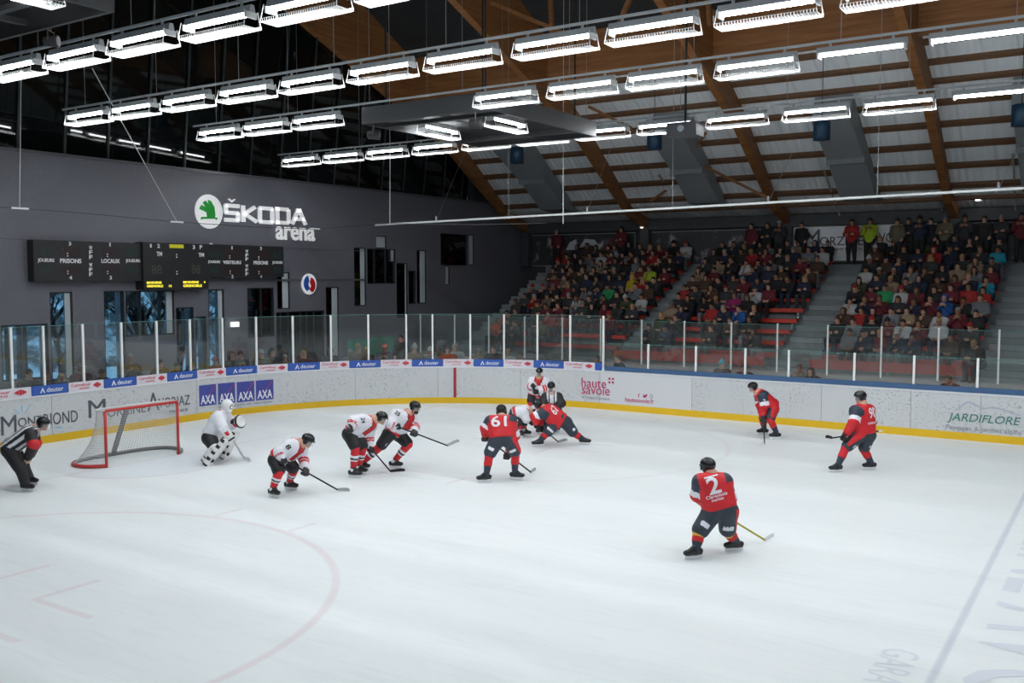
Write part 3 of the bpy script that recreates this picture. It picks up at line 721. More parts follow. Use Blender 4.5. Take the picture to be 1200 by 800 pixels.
# ================================================================ LIGHT FIXTURES
galv = mat('galvanised', (.38, .40, .41), .4); wirew = mat('white_wire', (.8, .8, .78), .4); tubem = mat('fluorescent_tube', (1, 1, 1), .5, emit=TUBE_L, ecol=(.93, .97, 1.0))
capend = mat('lamp_end_grey', (.6, .6, .6), .4)
def make_fixture(guard=True):
    r = empty('strip_light')
    mb = MB(); mb.hexa([(-.72, -.055, .0), (.72, -.055, .0), (.72, .055, .0), (-.72, .055, .0), (-.72, -.03, .10), (.72, -.03, .10), (.72, .03, .10), (-.72, .03, .10)]); [mb.box((x_-.02, -.012, .09), (x_+.02, .012, .165)) for x_ in (-.5, .5)]
    mb.build('housing', galv, r)
    for y in (0,):
        mb = MB(); mb.tube([(-.67, y, -.04), (.67, y, -.04)], .02, 10); mb.build('fluorescent_tube', tubem, r, True)
    for x in (-.70, .67):
        mb = MB(); mb.box((x, -.10, -.085), (x+.03, .10, 0)); mb.build('lamp_holder', capend, r)
    if guard:
        mb = MB(); h, a, b = -.22, .15, .16
        for y in np.linspace(-b, b, 7): mb.tube([(-.72, y, h), (.72, y, h)], .0055, 4)
        for x in np.linspace(-.72, .72, 34): mb.tube([(x, -b, h), (x, b, h)], .0055, 4)
        for x in (-.72, .72):
            for s_ in (-1, 1): mb.tube([(x*.96, s_*.12, .02), (x, s_*b, h)], .006, 4)
        for s_ in (-1, 1):
            mb.tube([(-.72, s_*b, h+.04), (.72, s_*b, h+.04)], .005, 3)
            for x in np.linspace(-.72, .72, 34): mb.tube([(x, s_*b, h), (x, s_*b, h+.045)], .005, 3)
        mb.build('wire_guard', wirew, r)
    ld = bpy.data.lights.new('lamp_light', 'AREA'); ld.shape = 'RECTANGLE'; ld.size = 1.3; ld.size_y = .045; ld.energy = LAMP_W; ld.color = (.94, .98, 1.0); ld.spread = math.radians(175)
    lo = bpy.data.objects.new('lamp_light', ld); COL.objects.link(lo); lo.parent = r; lo.location = (0, 0, -.066)
    return r
FIX = make_fixture(); FIXN = make_fixture(False)
ZL = 7.82
rows = {'A': (-3.5, [.6, 2.37, 4.17, 5.94, 7.73, 9.5, 11.24, 13.0, 14.8, 16.6]), 'B': (.2, [-1.2, .5, 2.29, 4.1, 5.87, 7.65, 9.42, 11.23, 12.92, 14.66, 16.4, 18.2, 20]),
        'C': (3.5, [-.67, 1.04, 2.77, 8.1, 9.89, 11.63, 13.37, 15.14, 16.9, 18.7]), 'D': (8.8, [-3.2, -1.4, .37, 2.15, 3.93, 5.76, 7.55, 9.3, 11.1, 12.93, 14.69, 16.45, 18.2])}
rown = {'A': 'front lamp row', 'B': 'second lamp row', 'C': 'third lamp row', 'D': 'rearmost lamp row'}
first = {True: True, False: True}
def place_fix(x, y, rz, lab, grp, guard=True, z=ZL):
    src = FIX if guard else FIXN
    if first[guard]: first[guard] = False; r = src; r.location = (x, y, z); r.rotation_euler = (0, 0, rz)
    else: r = dup(src, (x, y, z), rz)
    tag(r, lab, 'ceiling lamp', grp); return r
for k, (y, ends) in rows.items():
    vis = 0
    for i, xe in enumerate(ends):
        ng = (k == 'C' and xe in (15.14, 16.9, 18.7)) or (k == 'D' and xe in (16.45, 18.2))
        place_fix(xe-.78, y, 0, 'white strip light with %s, %s from the left in the %s' % ('bare tubes' if ng else 'wire guard', ORD[i+1], rown[k]), 'strip lights in long rows', not ng)
    x0, x1 = ends[0]-1.8, ends[-1]+.3
    rl = empty('lighting_rail', ((x0+x1)/2, y, ZL+.2), 0, 'thin white carrier rail holding the '+rown[k], 'rail', 'carrier rails of the lamps')
    mb = MB(); mb.box((x0-(x0+x1)/2, -.018, -.04), (x1-(x0+x1)/2, .018, .0)); mb.build('rail_bar', galv, rl)
    x = x0+.9
    while x < x1:
        mb = MB(); mb.tube([(x-(x0+x1)/2, 0, -.005), (x-(x0+x1)/2, 0, zc(y)-ZL-.22)], .006, 4); mb.build('suspension_wire', mat('steel_wire', (.3, .3, .3), .4, metal=.6), rl); x += 2.6
for (x, lab) in ((3.45, 'left'), (5.5, 'right')):
    place_fix(x, 6.3, math.pi/2, 'white strip light turned across the rows inside the dark hanging frame, %s one' % lab, 'strip lights turned crosswise')
place_fix(6.3, -6.3, math.pi/2, 'white strip light under the dark hanging frame at top left', 'strip lights turned crosswise')
# rows over the near side of the ice and over the right half, outside the picture but lighting it
for y in (-8.8,):
    for i in range(9): place_fix(1.5+3.0*i, y, 0, 'white strip light with wire guard in the row nearest the camera', 'strip lights out of view')
for y in (-3.5, .2, 3.5, 8.8):
    for i in range(4): place_fix(22.2+3.4*i, y, 0, 'white strip light over the right half of the ice', 'strip lights out of view')

# ================================================================ DARK HANGING FRAMES
dkm = mat('charcoal_panel', (.045, .047, .05), .6); dkm2 = mat('charcoal_inner', (.02, .02, .022), .7)
def hang_frame(x0, x1, y0, y1, z0, z1, lab):
    r = empty('hanging_gantry', ((x0+x1)/2, (y0+y1)/2, z0), 0, lab, 'hanging frame', 'dark hanging frames')
    w, d = (x1-x0)/2, (y1-y0)/2; h = z1-z0
    for a, b in (((-w, -d, 0), (w, -d+.06, h)), ((-w, d-.06, 0), (w, d, h)), ((-w, -d+.06, 0), (-w+.06, d-.06, h)), ((w-.06, -d+.06, 0), (w, d-.06, h))):
        mb = MB(); mb.box(a, b); mb.build('side_panel', dkm, r)
    mb = MB(); mb.box((-w+.06, -d+.06, h-.08), (w-.06, d-.06, h-.02)); mb.build('top_panel', dkm2, r)
    for t in (-.33, .33):
        mb = MB(); mb.box((-w+.06, t*2*d-.05, .02), (w-.06, t*2*d+.05, .1)); mb.build('cross_bar', dkm, r)
    mb = MB(); mb.box((-.05, -d+.06, .1), (.05, d-.06, .18)); mb.build('spine_bar', dkm, r)
    for sx in (-1, 1):
        for sy in (-1, 1):
            mb = MB(); X, Yy = sx*(w-.4), sy*(d-.4); mb.tube([(X, Yy, h-.05), (X, Yy, zc(Yy+(y0+y1)/2)-z0)], .025, 6); mb.build('hanger', mat('black_rod', (.01, .01, .01), .5), r)
    return r
hang_frame(3.07, 6.7, 3.85, 8.6, 7.62, 8.0, 'large flat charcoal frame hanging among lamps near the centre of the roof')
hang_frame(2.6, 6.65, -9.6, -5.0, 7.62, 8.15, 'large flat charcoal frame cut off by the top left corner')
# stage spots under the frames
def spot(p, lab, s=1.0):
    r = empty('stage_spotlight', p, .6, lab, 'spotlight', 'small dark spotlights')
    mb = MB(); mb.lathe([(.05*s, -.16*s), (.1*s, -.14*s), (.12*s, .1*s), (.13*s, .16*s), (.10*s, .165*s)], 14, (0, 0, -.3*s), axis='x'); mb.build('lamp_body', dkm2, r, True)
    mb = MB(); mb.tube([(0, -.15*s, -.3*s), (0, -.15*s, -.08*s), (0, .15*s, -.08*s), (0, .15*s, -.3*s)], .012*s, 5); mb.tube([(0, 0, -.08*s), (0, 0, .02)], .015*s, 5); mb.build('yoke', dkm, r)
    return r
spot((3.4, 3.88, 7.62), 'small dark spotlight under the left corner of the central hanging frame', .9)
spot((5.2, -5.03, 7.62), 'small dark spotlight under the corner of the top left frame', .65)
spot((6.3, 3.88, 7.62), 'small dark spotlight under the right corner of the central frame', .9)
r = empty('projector', at(803, 152, Y=8.7), 0, 'grey box projector hanging beside a lamp of the rearmost row', 'projector')
mb = MB(); mb.box((-.38, -.25, -.17), (.38, .25, .15)); mb.build('case', mat('dark_grey_case', (.08, .08, .085), .5), r)
mb = MB(); mb.lathe([(.08, 0), (.08, .05)], 14, (0, -.30, 0), axis='y'); mb.build('lens', mat('lens_glass', (.3, .32, .34), .1), r)
mb = MB(); mb.tube([(0, 0, .15), (0, 0, 4)], .03, 6); mb.build('drop_pole', mat('black_rod', (.01, .01, .01), .5), r)

# ================================================================ DUCTS, BLUE SPEAKER CYLINDERS, SMALL LAMPS AT THE ROOF
ductm = mat('galvanised_duct', (.27, .29, .30), .5, noise=.1); blum = mat('blue_cylinder', (.012, .05, .10), .4)
for i, (pb, xc) in enumerate(((628, None), (808, None), (993, None), (1218, None))):
    p = at(pb, 205, Y=21.3); x = p.x; w = .62
    r = empty('air_duct', (x, 19.2, 9.0), 0, 'grey wedge-shaped air duct under the roof, %s from the left' % ORD[i+1], 'air duct', 'wedge-shaped air ducts')
    P = [(19.0, 9.15), (21.1, 8.05), (22.7, 7.0), (24.3, 6.85), (21.3, 8.7), (19.3, 10.0)]
    V = [(sx*w, y-19.2, z-9.0) for sx in (-1, 1) for y, z in P]; n = len(P)
    F = [tuple(range(n)), tuple(reversed(range(n, 2*n)))]+[(j, n+j, n+(j+1) % n, (j+1) % n) for j in range(n)]
    mesh_obj('duct_body', V, F, ductm, r)
    mb = MB(); mb.box((-w-.03, 1.75, -1.05), (w+.03, 1.9, -.8)); mb.build('duct_flange', ductm, r)
for i, (px, py) in enumerate(((606, 182), (767, 165), (963, 153), (1197, 135))):
    c = at(px, py, Y=17.6)
    r = empty('blue_speaker', c, 0, 'dark blue cylinder hanging under the roof, %s from the left' % ORD[i+1], 'hanging cylinder', 'blue hanging cylinders')  # cylindrical loudspeaker, no light source inside
    mb = MB(); mb.lathe([(.20, -.30), (.26, -.30), (.26, .27), (.24, .30)], 20); mb.build('cylinder_body', blum, r, True)
    mb = MB(); mb.tube([(0, 0, .3), (0, 0, zc(c.y)-c.z)], .012, 5); mb.build('hanging_rod', mat('black_rod', (.01, .01, .01), .5), r)
bulb = mat('warm_lamp', (1, 1, 1), .4, emit=14, ecol=(1, .86, .66)); bulbw = mat('white_lamp', (1, 1, 1), .4, emit=14, ecol=(1, .95, .9))
for i, (px, py, Y_l, R_, mt_, lab) in enumerate(((597, 253, 20, .16, bulb, 'round hanging lamp glowing beside the green curtain'), (783, 245, 24.6, .12, bulbw, 'small glowing lamp at the eaves in the centre'),
        (1146, 232, 24.6, .12, bulbw, 'small glowing lamp at the eaves on the right'), (752, 265, 25.0, .10, mat('dim_lamp', (1, .8, .7), .4, emit=1.2), 'dim round lamp between the two dark murals'))):
    c = at(px, py, Y=Y_l); r = empty('hanging_lamp', c, 0, lab, 'lamp', 'small lamps near the eaves')
    mb = MB(); mb.lathe([(.02, .16), (.10, .14), (R_, .02), (R_, -.03)], 18); mb.build('lamp_shade', mat('brass_shade', (.35, .28, .2), .3, metal=.7), r, True)
    mb = MB(); mb.lathe([(.01, -.10), (R_*.6, -.08), (R_*.85, -.02), (R_*.6, .0)], 16); mb.build('bulb', mt_, r, True)
    mb = MB(); mb.tube([(0, 0, .15), (0, 0, zc(c.y)-c.z)], .008, 4); mb.build('cord', mat('steel_wire', (.3, .3, .3), .4, metal=.6), r)
# pale sprinkler-like pipes running down the roof
pipe = mat('pale_pipe', (.42, .40, .34), .5)
for i, (a, b) in enumerate((((705, 193), (750, 257)), ((772, 205), (805, 250)), ((1087, 168), (1104, 246)), ((966, 201), (984, 252)), ((640, 225), (664, 256)), ((1187, 180), (1190, 246)))):
    p, q = at(*a, Y=22), at(*b, Y=25.0); mb = MB(); mb.tube([p, q], .035, 6); tag(mb.build('roof_pipe', pipe), 'thin pale pipe slanting down the roof, %s from the left' % ORD[[3, 4, 6, 5, 2, 7][i]-1], 'pipe', 'slanting roof pipes')

# ================================================================ NET CABLES
cabm = mat('white_tube', (.75, .78, .78), .4); wire = mat('thin_wire', (.35, .36, .36), .4, metal=.4)
p, q = at(440, 263.5, Y=13.0), at(1215, 219.5, Y=13.0)
r = empty('net_rail', (p+q)/2, 0, 'long thin white tube hanging in front of the stands', 'tube'); c0_ = Vector((p+q)/2)
mb = MB(); mb.tube([p-c0_, q-c0_], .035, 8); mb.build('tube_bar', cabm, r)
for px, sp_ in ((511, (546, 175)), (688, (715, 175)), (900, (928, 180)), (1170, (1200, 160))):
    t = at(px, 263.5-(px-440)*44/775, Y=13.0); t2 = at(*sp_, Y=17); t3 = Vector((t.x-1.2, t.y, zc(13.5)-.3))
    mb = MB(); mb.tube([t-c0_, t2-c0_], .008, 4); mb.tube([t-c0_, t+Vector((0, 0, .18))-c0_], .03, 5); mb.build('rail_wire', wire, r)
for px in (788, 596, 1028):
    t = at(px, 263.5-(px-440)*44/775, Y=13.0); mb = MB(); mb.tube([t-c0_, Vector((t.x, t.y, 13.2))-c0_], .008, 4); mb.build('rail_wire', wire, r)
for px, t_ in ((457, 175), (660, 185)):
    t = at(px, 262, Y=12.6); mb = MB(); t3 = at(px, t_, Y=12.6); mb.tube([t, t3], .014, 4); mb.tube([t3, (t3.x, t3.y, zc(12.6)+1.15)], .006, 4); tag(mb.build('drop_rod', cabm), 'thin vertical pale rod dropping to the cable, %s one' % ('left' if px < 500 else 'right'), 'rod', 'thin vertical rods')
pts_ = [at(px, py, X=-4.0) for px, py in ((-5, 242.5), (22, 244), (100, 250), (207, 260), (300, 266), (367, 268.5), (400, 266))]+[at(px, py, Y=12.6) for px, py in ((455, 262), (560, 263), (640, 261.5))]
mb = MB(); mb.tube(pts_, .014, 4); tag(mb.build('net_cable', mat('dark_cable', (.05, .05, .05), .6)), 'thin sagging cable strung across the end wall', 'cable')
for i, (px, py, tx, ty) in enumerate(((23, 244, 25, 60), (207, 260, 108, 80), (369, 268, 369, 262))):
    a = at(px, py, X=-4.0); b = at(tx, ty, X=-4.0 if i != 1 else -1.5)
    r = empty('spreader_bar', a, 0, 'short white bar hanging on a wire before the end wall, %s one' % ['left', 'middle', 'right'][i], 'bar', 'white bars on wires')
    mb = MB(); mb.tube([(0, -.2, 0), (0, .22, 0)], .022, 6); mb.build('bar_rod', cabm, r)
    if i < 2: mb = MB(); mb.tube([(0, 0, .02), b-a], .009, 4); mb.build('bar_wire', mat('pale_wire', (.5, .5, .5), .5), r)

# ================================================================ SCOREBOARD, SIGN, EMBLEM ON THE END WALL
def wz(px, py): return at(px, py, X=XW+.1)
blk = mat('scoreboard_black', (.018, .018, .02), .45); led_g = mat('led_green_dim', (.012, .04, .032), .6); led_r = mat('led_red_dim', (.04, .012, .013), .6); led_y = mat('led_yellow', (.9, .75, .05), .5, emit=1.0, ecol=(.95, .8, .05)); led_d = mat('led_dim', (.06, .07, .05), .6)
root = empty('scoreboard', wz(180, 310), 0, 'long black scoreboard with white French captions on the end wall', 'scoreboard')
R0 = Vector(root.location)
def wb(name, x0, x1, yt, yb, m_, t0=.1, t1=.3, par=root):
    a = wz(x0, (yt+yb)/2); b = wz(x1, (yt+yb)/2); zt = wz((x0+x1)/2, yt).z; zb_ = wz((x0+x1)/2, yb).z
    mb = MB(); mb.box((XW+t0-R0.x, a.y-R0.y, zb_-R0.z), (XW+t1-R0.x, b.y-R0.y, zt-R0.z)); o = mb.build(name, m_); o.parent = par; return o
sb = [wb('score_panel', 34.5, 160.5, 283, 329.5, blk, .004), wb('score_panel', 161, 237, 285, 339, blk, .004, .38), wb('score_panel', 237.5, 327.5, 287.5, 324.5, blk, .004)]
def wt(name, m_, items, par, t=.305, bold=.03):
    V = []; F = []
    for (s_, x0, x1, yt, yb) in items:
        g = text_geo(s_, 1, bold, .004) if isinstance(s_, str) else s_
        a, b = wz(x0, (yt+yb)/2).y, wz(x1, (yt+yb)/2).y; g = fit(g, a-R0.y, b-R0.y, wz((x0+x1)/2, yb).z-R0.z, wz((x0+x1)/2, yt).z-R0.z)
        g = warp(g, lambda x, y, z: (XW+t+z-R0.x, x, y)); n = len(V); V += g[0]; F += [tuple(i+n for i in f) for f in g[1]]
    o = mesh_obj(name, V, F, m_); o.parent = par; return o
def c7(cx, cy, sc, ox, oy): return ox+cx/sc, oy+cy/sc
L7 = lambda s_, x0, x1, y0, y1: (s_, 30+x0/7.5, 30+x1/7.5, 275+y0/7.5, 275+y1/7.5)
R7 = lambda s_, x0, x1, y0, y1: (s_, 180+x0/7.5, 180+x1/7.5, 275+y0/7.5, 275+y1/7.5)
wt('caption_lettering', whit, [L7('JOUEURS', 68, 214, 208, 248), L7('PRISONS', 264, 452, 210, 250), L7('LOCAUX', 628, 790, 212, 250), L7('JOUEURS', 842, 968, 214, 250), L7('3', 340, 362, 64, 96), L7('1', 698, 708, 70, 104), L7('4', 346, 370, 360, 394), L7('3', 700, 720, 360, 394)]
   + [L7(c, 520, 548, y, y+34) for c, y in (('W', 98), ('F', 138), ('F', 180), ('W', 248), ('F', 290), ('F', 330))] + [L7(':', 324, 336, 160, 192), L7(':', 676, 686, 166, 196), L7(':', 328, 338, 314, 346), L7(':', 678, 688, 316, 346)], sb[0])
wt('caption_lettering', whit, [R7('JOUEURS', 440, 548, 226, 256), R7('VISITEURS', 572, 732, 228, 258), R7('PRISONS', 842, 968, 230, 262), R7('JOUEURS', 1006, 1096, 232, 262), R7('1', 646, 656, 100, 130), R7('3', 898, 914, 106, 136), R7('3', 646, 662, 352, 384), R7('4', 900, 916, 352, 384)]
   + [R7(c, 770, 794, y, y+28) for c, y in (('W', 132), ('F', 166), ('F', 200), ('W', 260), ('F', 296), ('F', 330))] + [R7(':', 626, 636, 182, 210), R7(':', 882, 892, 190, 218), R7(':', 630, 640, 314, 344), R7(':', 884, 894, 318, 346)], sb[2])
wt('caption_lettering', whit, [L7('1', 1040, 1054, 82, 114), L7('2', 1104, 1126, 82, 116), L7('TM', 1098, 1146, 150, 188), R7('3', 290, 310, 92, 128), R7('P', 352, 374, 92, 128), R7('TM', 342, 390, 160, 196), R7(':', 144, 156, 170, 204), R7(':', 146, 158, 318, 350), R7('-', 438, 466, 74, 86)], sb[1], .385)
wt('digit_lettering', led_g, [L7('88', 86, 196, 112, 184), L7('88', 86, 196, 276, 346), L7('88', 860, 948, 122, 190), L7('88', 860, 948, 278, 346)], sb[0], .303, 0)
wt('digit_lettering', led_r, [L7('8:88', 270, 440, 104, 184), L7('8:88', 270, 440, 276, 340), L7('8:88', 640, 780, 110, 190), L7('8:88', 640, 780, 276, 340)], sb[0], .302, 0)
wt('digit_lettering', led_g, [R7('88', 450, 526, 136, 202), R7('88', 450, 526, 276, 340), R7('88', 1018, 1080, 150, 208), R7('88', 1018, 1080, 280, 340)], sb[2], .303, 0)
wt('digit_lettering', led_r, [R7('8:88', 590, 730, 124, 204), R7('8:88', 590, 730, 280, 340), R7('8:88', 850, 960, 136, 208), R7('8:88', 850, 960, 284, 340)], sb[2], .302, 0)
wt('digit_lettering', led_d, [L7('88', 1054, 1144, 268, 346), R7('88', 280, 358, 266, 344)], sb[1], .383, 0)
wt('lit_text', led_y, [L7('MORZINE', 1012, 1142, 410, 430), L7('GRENOBLE', 1012, 1156, 440, 460), R7('12', 82, 106, 440, 458), R7('MORZINE', 208, 344, 406, 426), R7('GRENOBLE', 208, 372, 436, 458), R7('0', 390, 402, 406, 424)], sb[1], .385, .02)
wt('lit_text', mat('yellow_plate', (.75, .68, .02), .5), [(rect_geo(0, 0, 1, 1), 191.5, 208, 286.5, 290.8)], sb[1], .385)
# sign
R0 = wz(300, 245); root = empty('wall_sign', R0, 0, 'large white ŠKODA arena sign with green round emblem on the dark wall', 'sign')
S = lambda s_, x0, x1, y0, y1: (s_, 220+x0/7.5, 220+x1/7.5, 220+y0/7.5, 220+y1/7.5)
wsign = mat('sign_white', (.88, .88, .9), .4, emit=.25, ecol=(1, 1, 1))
def stroke(segs, w=.13):   # squared letter strokes
    V = []; F = []
    for (x0, y0, x1, y1) in segs:
        a = Vector((x0, y0)); b = Vector((x1, y1)); d = (b-a).normalized(); n = Vector((-d.y, d.x))*w; a = a-d*w; b = b+d*w
        g = poly_geo([tuple(a-n), tuple(b-n), tuple(b+n), tuple(a+n)], .03); k = len(V); V += g[0]; F += [tuple(i+k for i in f) for f in g[1]]
    return V, F
wS = .135
lets = [(stroke([(.1, 0, .85, 0), (.92, .08, .92, .42), (.85, .5, .15, .5), (.08, .58, .08, .92), (.15, 1, .9, 1)], wS), 332, 470, 140, 300),
        (stroke([(0, 0, 0, 1), (.08, .48, .75, 1), (.08, .5, .85, 0)], wS), 484, 628, 152, 308),
        (stroke([(.1, 0, .85, 0), (.95, .1, .95, .9), (.85, 1, .1, 1), (0, .9, 0, .1)], wS), 632, 772, 164, 318),
        (stroke([(0, 0, 0, 1), (0, 0, .8, 0), (.95, .12, .95, .88), (.8, 1, 0, 1)], wS), 788, 914, 172, 322),
        (stroke([(0, 0, .42, 1), (.42, 1, .55, 1), (.55, 1, 1, 0), (.2, .3, .8, .3)], wS), 918, 1062, 180, 328),
        (stroke([(0, .6, .5, 0), (.5, 0, 1, .6)], .14), 368, 432, 94, 126)]
wt('sign_letters', wsign, [S(*l) for l in lets], root, .02)
wt('sign_letters', wsign, [S(text_geo('arena', 1, .018, .02), 782, 1124, 346, 462)], root, .06)
wt('emblem_ring', wsign, [S(disc_geo(1, 48, .02, r0=.86), 78, 318, 58, 358)], root, .02)
wt('emblem_disc', wsign, [S(disc_geo(1, 48, .02), 96, 300, 78, 336)], root, .02)
gsign = mat('sign_green', (.02, .42, .05), .4)
feather = poly_geo([(.0, .55), (.12, .72), (.38, .62), (.2, .84), (.38, .95), (.55, .78), (.52, 1.0), (.7, .95), (.9, .65), (.95, .3), (.93, .12), (1.1, .14), (1.02, .0), (.92, .06), (.2, .02), (.06, -.04), (.1, .12), (.45, .14), (.42, .35), (.3, .4), (.02, .5)], .03)
wt('emblem_arrow', gsign, [S(feather, 112, 272, 104, 286)], root, .03)
# round red and blue emblem
R0 = wz(363, 332); root = empty('round_emblem', R0, 0, 'round white emblem with blue and red swirl on the dark wall', 'emblem')
wt('emblem_disc', wsign, [(disc_geo(1, 40, .02), 354.8, 371.8, 320.6, 345)], root, .04)
half = lambda s_: poly_geo([(s_*(.12+.7*math.sin(a)*1.0), .85*math.cos(a)) for a in np.linspace(.1, math.pi-.3, 14)]+[(s_*(-.05), -.5), (s_*.2, -.1), (s_*.02, .3)], .01)
wt('emblem_swirl', mat('emblem_blue', (.03, .12, .5), .4), [(half(-1), 356.6, 363.6, 323, 341)], root, .075)
wt('emblem_swirl', mat('emblem_red', (.65, .02, .03), .4), [(half(1), 363.2, 370.2, 325, 342.5)], root, .075)

# ================================================================ BACK WALL: MURALS, BANNER, GREEN CURTAIN
YP = YB-.03
def wall_panel(name, x0, x1, zt_, zb_, m_, lab, cat, grp=None):
    a, b = at(x0, 280, Y=YP).x, at(x1, 280, Y=YP).x
    r = empty(name, ((a+b)/2, YP, (zt_+zb_)/2), 0, lab, cat, grp); w = (b-a)/2; h = (zt_-zb_)/2
    mb = MB(); mb.box((-w, -.03, -h), (w, .0, h)); mb.build('panel_sheet', m_, r)
    f = MB(); t = .035
    for A, Bx in (((-w-t, -.04, h), (w+t, 0, h+t)), ((-w-t, -.04, -h-t), (w+t, 0, -h)), ((-w-t, -.04, -h), (-w, 0, h)), ((w, -.04, -h), (w+t, 0, h))): f.box(A, Bx)
    f.build('panel_frame', mat('pale_frame', (.28, .29, .30), .5), r); return r, w, h
mur = bpy.data.materials.new('dark_mural'); mur.use_nodes = True; nt = mur.node_tree; N = nt.nodes.new; L = nt.links.new
b_ = nt.nodes['Principled BSDF']; tc = N('ShaderNodeTexCoord'); nz = N('ShaderNodeTexNoise'); nz.inputs['Scale'].default_value = 1.6; nz.inputs['Detail'].default_value = 5; L(tc.outputs['Object'], nz.inputs['Vector'])
rp = N('ShaderNodeValToRGB'); cr = rp.color_ramp; cr.elements[0].position = .35; cr.elements[0].color = (.03, .03, .035, 1); cr.elements[1].position = .72; cr.elements[1].color = (.45, .46, .5, 1)
e = cr.elements.new(.55); e.color = (.035, .035, .042, 1); e = cr.elements.new(.62); e.color = (.14, .13, .15, 1); L(nz.outputs[0], rp.inputs[0]); L(rp.outputs[0], b_.inputs['Base Color'])
r1_, w, h = wall_panel('wall_mural', 623, 744, 6.02, 4.62, mur, 'dark mural panel with pale mountain shape above the left seats', 'mural', 'dark murals')
mb = MB()
mb.add(*warp(poly_geo([(-.9, 0), (-.7, .35), (-.35, .5), (-.3, .1), (-.35, 0)], .01), lambda x, y, z: (x+.1, -.04-z, y)));  mb.add(*warp(poly_geo([(-.2, .1), (.1, .5), (.6, .45), (.9, .1), (.8, -.1), (.5, .2)], .01), lambda x, y, z: (x+.1, -.04-z, y)))
mb.build('mountain_shape', mat('mural_white', (.5, .52, .55), .6), r1_)
mb = MB()
for cx in (-1.2, 1.5, 1.9):
    mb.add(*warp(poly_geo([(cx-.3, -.6), (cx+.3, -.6), (cx+.35, .1), (cx+.12, .25), (cx+.1, .5), (cx-.1, .5), (cx-.12, .25), (cx-.35, .1)], .01), lambda x, y, z: (x, -.045-z, y)))
mb.build('player_figures', mat('mural_maroon', (.14, .03, .035), .6), r1_)
wall_panel('wall_mural', 763, 904, 6.02, 4.62, mur, 'dark mural panel with pale blotches above the middle seats', 'mural', 'dark murals')
wall_panel('wall_mural', 1119, 1225, 6.02, 4.62, mur, 'dark mural panel behind the standing people at far right', 'mural', 'dark murals')
r_, w, h = wall_panel('white_banner', 924, 1097, 6.06, 4.72, mat('banner_white', (.82, .83, .85), .6), 'white banner with dark capital letters on the back wall', 'banner')
V = []; F = []
for (s_, x0, x1, yt, yb) in (('M', 944, 961, 269, 289), ('ORZINE', 961, 1012, 277, 287.5), ('A', 1016, 1032, 265, 287), ('VORIAZ', 1030, 1078, 272, 284), ('PORTES DU SOLEIL', 975, 1040, 290, 293)):
    pa, pb = at(x0, (yt+yb)/2, Y=YP), at(x1, (yt+yb)/2, Y=YP); lo = r_.location
    g = fit(text_geo(s_, 1, 0, .006), pa.x-lo.x, pb.x-lo.x, at((x0+x1)/2, yb, Y=YP).z-lo.z, at((x0+x1)/2, yt, Y=YP).z-lo.z)
    g = warp(g, lambda x, y, z: (x, -.045-z, y)); n = len(V); V += g[0]; F += [tuple(i+n for i in f) for f in g[1]]
mesh_obj('banner_lettering', V, F, slate, r_)
a, b = at(588, 290, Y=YP).x, at(614, 290, Y=YP).x; n = 40; V = []; F = []
for i in range(n+1):
    x = a+(b-a)*i/n; y = YP-.12+.05*math.sin(i*1.4); V += [(x, y, 4.3), (x, y, 6.1), (x, y+.02, 6.1), (x, y+.02, 4.3)]
for i in range(n): F += [(4*i, 4*i+4, 4*i+5, 4*i+1), (4*i+3, 4*i+2, 4*i+6, 4*i+7)]
tag(mesh_obj('curtain', V, F, mat('dark_green_cloth', (.008, .05, .035), .85), smooth=True), 'dark green curtain hanging in the back corner', 'curtain')
# green board and monitor seen low through the end glass
mb = MB(); mb.box((-6.2, 13.2, -.02), (-5.95, 15.6, 1.75)); tag(mb.build('green_screen', mat('teal_green', (.03, .24, .17), .5)), 'teal green panel standing behind the glass in the rink corner', 'panel')
# lettering frozen into the ice at the centre line
V = []; F = []
for body, o_, al_, size in (('MORZINE AVO', (16.98, -3.3), 'RIGHT', 2.3), ('GARAGE', (16.12, -2.15), 'LEFT', .55)):
    g = text_geo(body, size, 0, .0, align=al_, sx=.72)
    g = warp(g, lambda x, y, z: (o_[0]+y, o_[1]-x, .0025)); n = len(V); V += g[0]; F += [tuple(i+n for i in f) for f in g[1]]
tag(mesh_obj('floor_lettering', V, F, mat('ice_lettering', (.70, .735, .81), .4)), kind='structure')
# small white exit light on the end wall
e_ = empty('exit_light', wz(276, 380), 0, 'small glowing white exit light on the end wall above the glass', 'light')
mb = MB(); mb.box((-.098, -.13, -.08), (.03, .13, .08)); mb.build('light_box', mat('exit_glow', (1, 1, 1), .4, emit=1.0), e_)
# ================================================================ PLAYERS AND OFFICIALS
skin = mat('skin', (.62, .36, .26), .55); dark_hole = mat('eye_dark', (.05, .03, .03), .5); lip = mat('lip', (.45, .16, .14), .5)
beard = mat('beard_brown', (.05, .025, .012), .8)
T_RED = mat('jersey_red', (.62, .012, .02), .6, bump=.7, bscale=7); T_NAVY = mat('jersey_navy', (.025, .035, .06), .6, bump=.7, bscale=7); T_WHITE = mat('jersey_white', (.80, .80, .86), .6, bump=.7, bscale=7)
PANT_N = mat('pants_navy', (.03, .042, .06), .6, bump=.6, bscale=7); PANT_B = mat('pants_black', (.012, .013, .016), .6, bump=.6, bscale=7)
blackm = mat('black_cloth', (.012, .012, .014), .65); leather = mat('black_boot', (.012, .012, .013), .3); whitep = mat('white_plastic', (.82, .83, .85), .3)
steel = mat('skate_steel', (.75, .77, .78), .2, metal=1); helmB = mat('helmet_black', (.010, .011, .013), .22); helmW = mat('helmet_white', (.82, .82, .82), .25)
gloveB = mat('glove_black', (.014, .014, .016), .5); yell = mat('stripe_yellow', (.75, .48, .06), .6); visg = glass_mat('visor_glass', (.85, .88, .9), 2.0)
